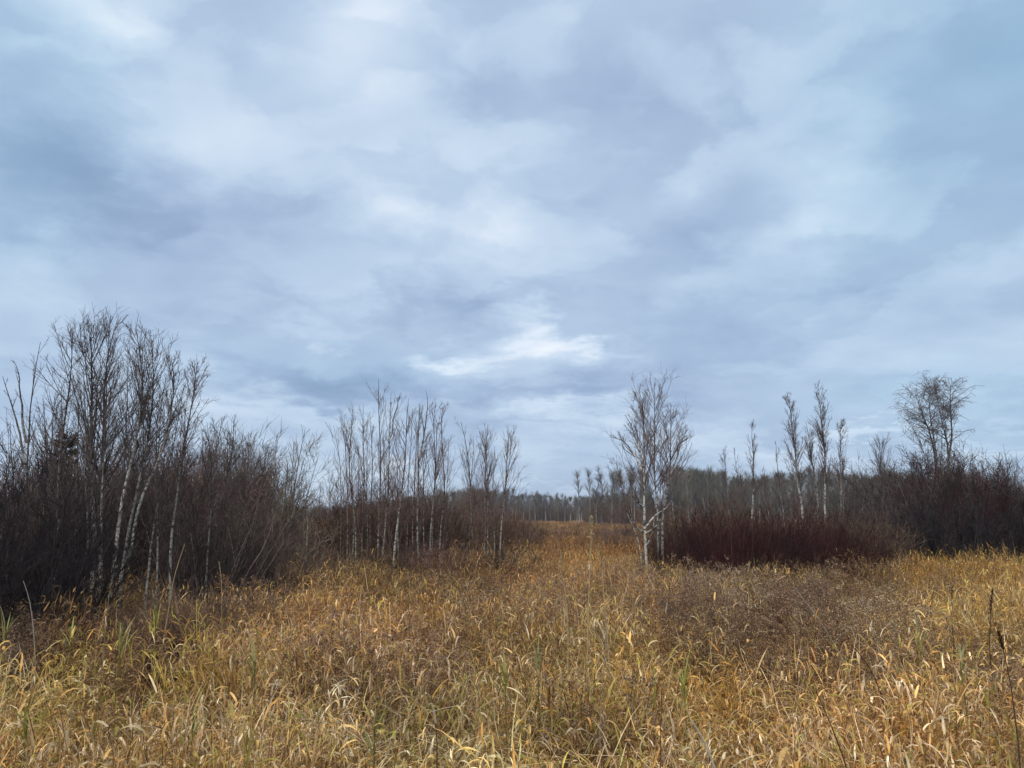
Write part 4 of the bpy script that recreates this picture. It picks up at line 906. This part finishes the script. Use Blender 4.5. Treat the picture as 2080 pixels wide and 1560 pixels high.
STK = [
 ("reed_stalk", "tallest straight reed stalk with a slim pale plume rising left of the lone birch", [(1192, 1300), (1196, 1180), (1203, 1052)], 6.6, .0078, (.58, .44, .24), (.26, .020, (.52, .40, .22), 160), 1),
 ("reed_stalk", "second tall reed, leaning left behind the tallest straight one", [(1230, 1240), (1224, 1170), (1214, 1105)], 7.2, .0065, PALE, (.24, .020, (.36, .28, .15), 80), 1),
 ("reed_stalk", "slightly bent pale reed left of the tallest straight one", [(1152, 1290), (1150, 1200), (1136, 1125)], 6.8, .0065, PALE, (.22, .018, (.38, .28, .15), 70), 1),
 ("reed_stalk", "thin upright pale stalk standing in the grass below the tall reeds", [(1222, 1420), (1226, 1330), (1229, 1250)], 5.2, .0042, GRYS, (.05, .008, (.4, .33, .22), 20), 1),
 ("reed_stalk", "bent pale stalk at the far left in front of the near-black bush", [(70, 1285), (62, 1225), (48, 1180)], 7.4, .0055, GRYS, None, 0),
 ("reed_stalk", "upright stalk with a white broken sheath in front of the left thicket", [(212, 1310), (217, 1250), (228, 1168)], 6.8, .0048, (.32, .22, .12), None, 1),
 ("reed_stalk", "short thin stalk left of the bright green tuft", [(303, 1265), (298, 1240), (294, 1214)], 7.6, .004, (.3, .22, .14), None, 0),
 ("reed_stalk", "folded pale reed in front of the dark fan-shaped bush", [(352, 1180), (362, 1140), (376, 1105)], 10.2, .007, PALE, None, 1),
 ("reed_stalk", "tall thin reed standing against the dark stems right of the folded one", [(450, 1200), (449, 1170), (447, 1140)], 10.5, .006, PALE, (.12, .012, (.36, .28, .15), 40), 0),
 ("weed_stalk", "long pale dead stem leaning left across the plume weeds", [(1722, 1355), (1680, 1275), (1612, 1192)], 6.2, .0052, GRYS, None, 0),
 ("weed_stalk", "shorter pale stem leaning left, right of the long leaning one", [(1782, 1310), (1765, 1260), (1748, 1200)], 6.8, .0048, GRYS, None, 0),
 ("weed_stalk", "thin pale upright stem in front of the golden grass", [(1822, 1290), (1814, 1230), (1808, 1172)], 7.0, .0036, (.34, .28, .18), None, 0),
 ("dock_stalk", "dark seed-headed stalk near the right edge, thickest of its kind", [(2060, 1470), (2050, 1380), (2036, 1284)], 4.4, .0050, (.12, .07, .045), (.10, .014, (.035, .018, .014), 120), 0),
 ("dock_stalk", "small brown seed head on a thin stalk right of the golden patch", [(1936, 1280), (1934, 1230), (1932, 1190)], 7.2, .0035, DKB, (.10, .014, (.08, .04, .025), 60), 0),
 ("dock_stalk", "dark brown stalk with a rough seed head, above and left of the thickest one", [(2012, 1290), (2012, 1240), (2016, 1198)], 7, .0045, DKB, (.22, .016, (.05, .028, .02), 100), 0),
 ("dock_stalk", "leaning dark stalk in the plume weeds under the long pale stem", [(1775, 1370), (1752, 1335), (1730, 1308)], 5.8, .0065, DKB, None, 0),
 ("dock_stalk", "dark stem crossing the foreground grass, leaning left at the lower right", [(1716, 1545), (1690, 1480), (1652, 1405)], 3.7, .0048, (.14, .065, .03), None, 1),
 ("dock_stalk", "red-brown stem leaning left in the lower middle of the foreground", [(884, 1500), (882, 1440), (876, 1390)], 4.0, .0044, (.13, .05, .03), None, 2),
 ("dock_stalk", "thin dark stem in the foreground grass at the lower centre-right", [(1344, 1540), (1346, 1460), (1350, 1400)], 3.9, .0036, (.12, .06, .035), None, 2),
 ("reed_stalk", "white flattened stem leaning left at the bottom right of the centre", [(1434, 1505), (1420, 1480), (1403, 1458)], 3.9, .0085, (.62, .56, .46), None, 0),
 ("reed_stalk", "tall tan stem curving up through the foreground left of centre", [(640, 1520), (648, 1470), (664, 1425)], 4.0, .0055, PALE, None, 2)]
for (nm, lb, pts, Y, r, c, hd, lv) in STK: stalk(nm, lb, pts, Y, r * 1.15, c, hd, lv)

def tuft(label, x, y, Y, n, L, cols, wid=.0145):
    top = at(x, y, Y); g = gzf(top[0], Y); root = empty("grass_tuft", (top[0], Y, g), label, "grass tuft")
    h0 = top[2] - g - L * .9
    P = np.array([[(0, 0, -.03), (.01, 0, h0 * .6), (0, .01, h0 + .05)]], float); m = MB(); m.tube(P, np.full((1, 3), .005), 6, np.array([.22, .20, .07])); m.obj("stem", LEAF_O, root)
    for k in range(n):
        m = MB(); c = pick(cols, [1] * len(cols), 1, .12)
        ribbons(m, np.array([[0, 0, h0 + rng.uniform(-.12, .04)]]), np.array([rng.random() * 6.283]), np.array([rng.uniform(.95, 1.5)]), np.array([rng.uniform(.1, .9)]), np.array([L * rng.uniform(.7, 1.15)]), np.array([wid]), np.array([rng.normal(0, .3)]), c, c * .9, 7, True)
        m.obj("leaf", LEAF_O, root)
GR = [(.33, .36, .07), (.38, .38, .08), (.44, .40, .12)]; YG = [(.34, .34, .10), (.42, .36, .14), (.26, .28, .08)]
for (lb, x, y, Y, n, L) in (("bright green pointed tuft in front of the left thicket, greenest in the meadow", 320, 1212, 7.6, 9, .34), ("small green tuft left of the bright green one, against brown weeds", 148, 1248, 7.8, 7, .24),
    ("yellow-green tuft just right and below the bright green one", 248, 1255, 6.9, 8, .28), ("green tuft in the left middle of the foreground", 395, 1395, 4.6, 7, .22),
    ("pale blue-green leaf spray in the foreground centre", 1026, 1320, 5.4, 8, .22), ("yellow-green arching tuft in the lower centre-left", 762, 1400, 4.7, 9, .30),
    ("yellow upright leaf pair in the middle of the meadow", 1092, 1290, 5.8, 5, .20), ("green leaf spray at the lower right of the centre", 1388, 1330, 5.2, 7, .26),
    ("pointed yellow-green spray near the right edge beside the plume weeds", 1862, 1262, 6.4, 6, .22), ("golden yellow tuft right of the pointed spray", 1948, 1300, 5.8, 7, .22),
    ("green tuft low in the foreground at the far left", 60, 1400, 4.6, 7, .24), ("green-yellow tuft at the left edge above the foreground", 18, 1215, 7.0, 8, .34),
    ("yellow-green spray above the lower centre", 520, 1290, 6.0, 8, .26)):
    tuft(lb, x, y, Y, n, L, GR if "green" in lb and "yellow" not in lb else YG)

# ------------------------------------------------------------------ haze
def haze():
    x, y0, z0, z1 = 2400.0, -2400.0, -1.6, 17.0
    v = [(-x, y0, z0), (x, y0, z0), (x, x, z0), (-x, x, z0), (-x, y0, z1), (x, y0, z1), (x, x, z1), (-x, x, z1)]
    f = [(0, 3, 2, 1), (4, 5, 6, 7), (0, 1, 5, 4), (1, 2, 6, 5), (2, 3, 7, 6), (3, 0, 4, 7)]
    me = bpy.data.meshes.new("haze"); me.from_pydata(v, [], f)
    m = bpy.data.materials.new("haze_air"); m.use_nodes = True; nt = m.node_tree; nt.nodes.clear()
    o = nt.nodes.new("ShaderNodeOutputMaterial"); pv = nt.nodes.new("ShaderNodeVolumePrincipled")
    pv.inputs["Color"].default_value = (.86, .91, 1, 1); pv.inputs["Density"].default_value = .0004
    nt.links.new(pv.outputs[0], o.inputs["Volume"]); me.materials.append(m)
    ob = bpy.data.objects.new("haze", me); COL.objects.link(ob); tag(ob, "thin grey-blue air over the far side of the meadow", "haze", kind="stuff")
haze()
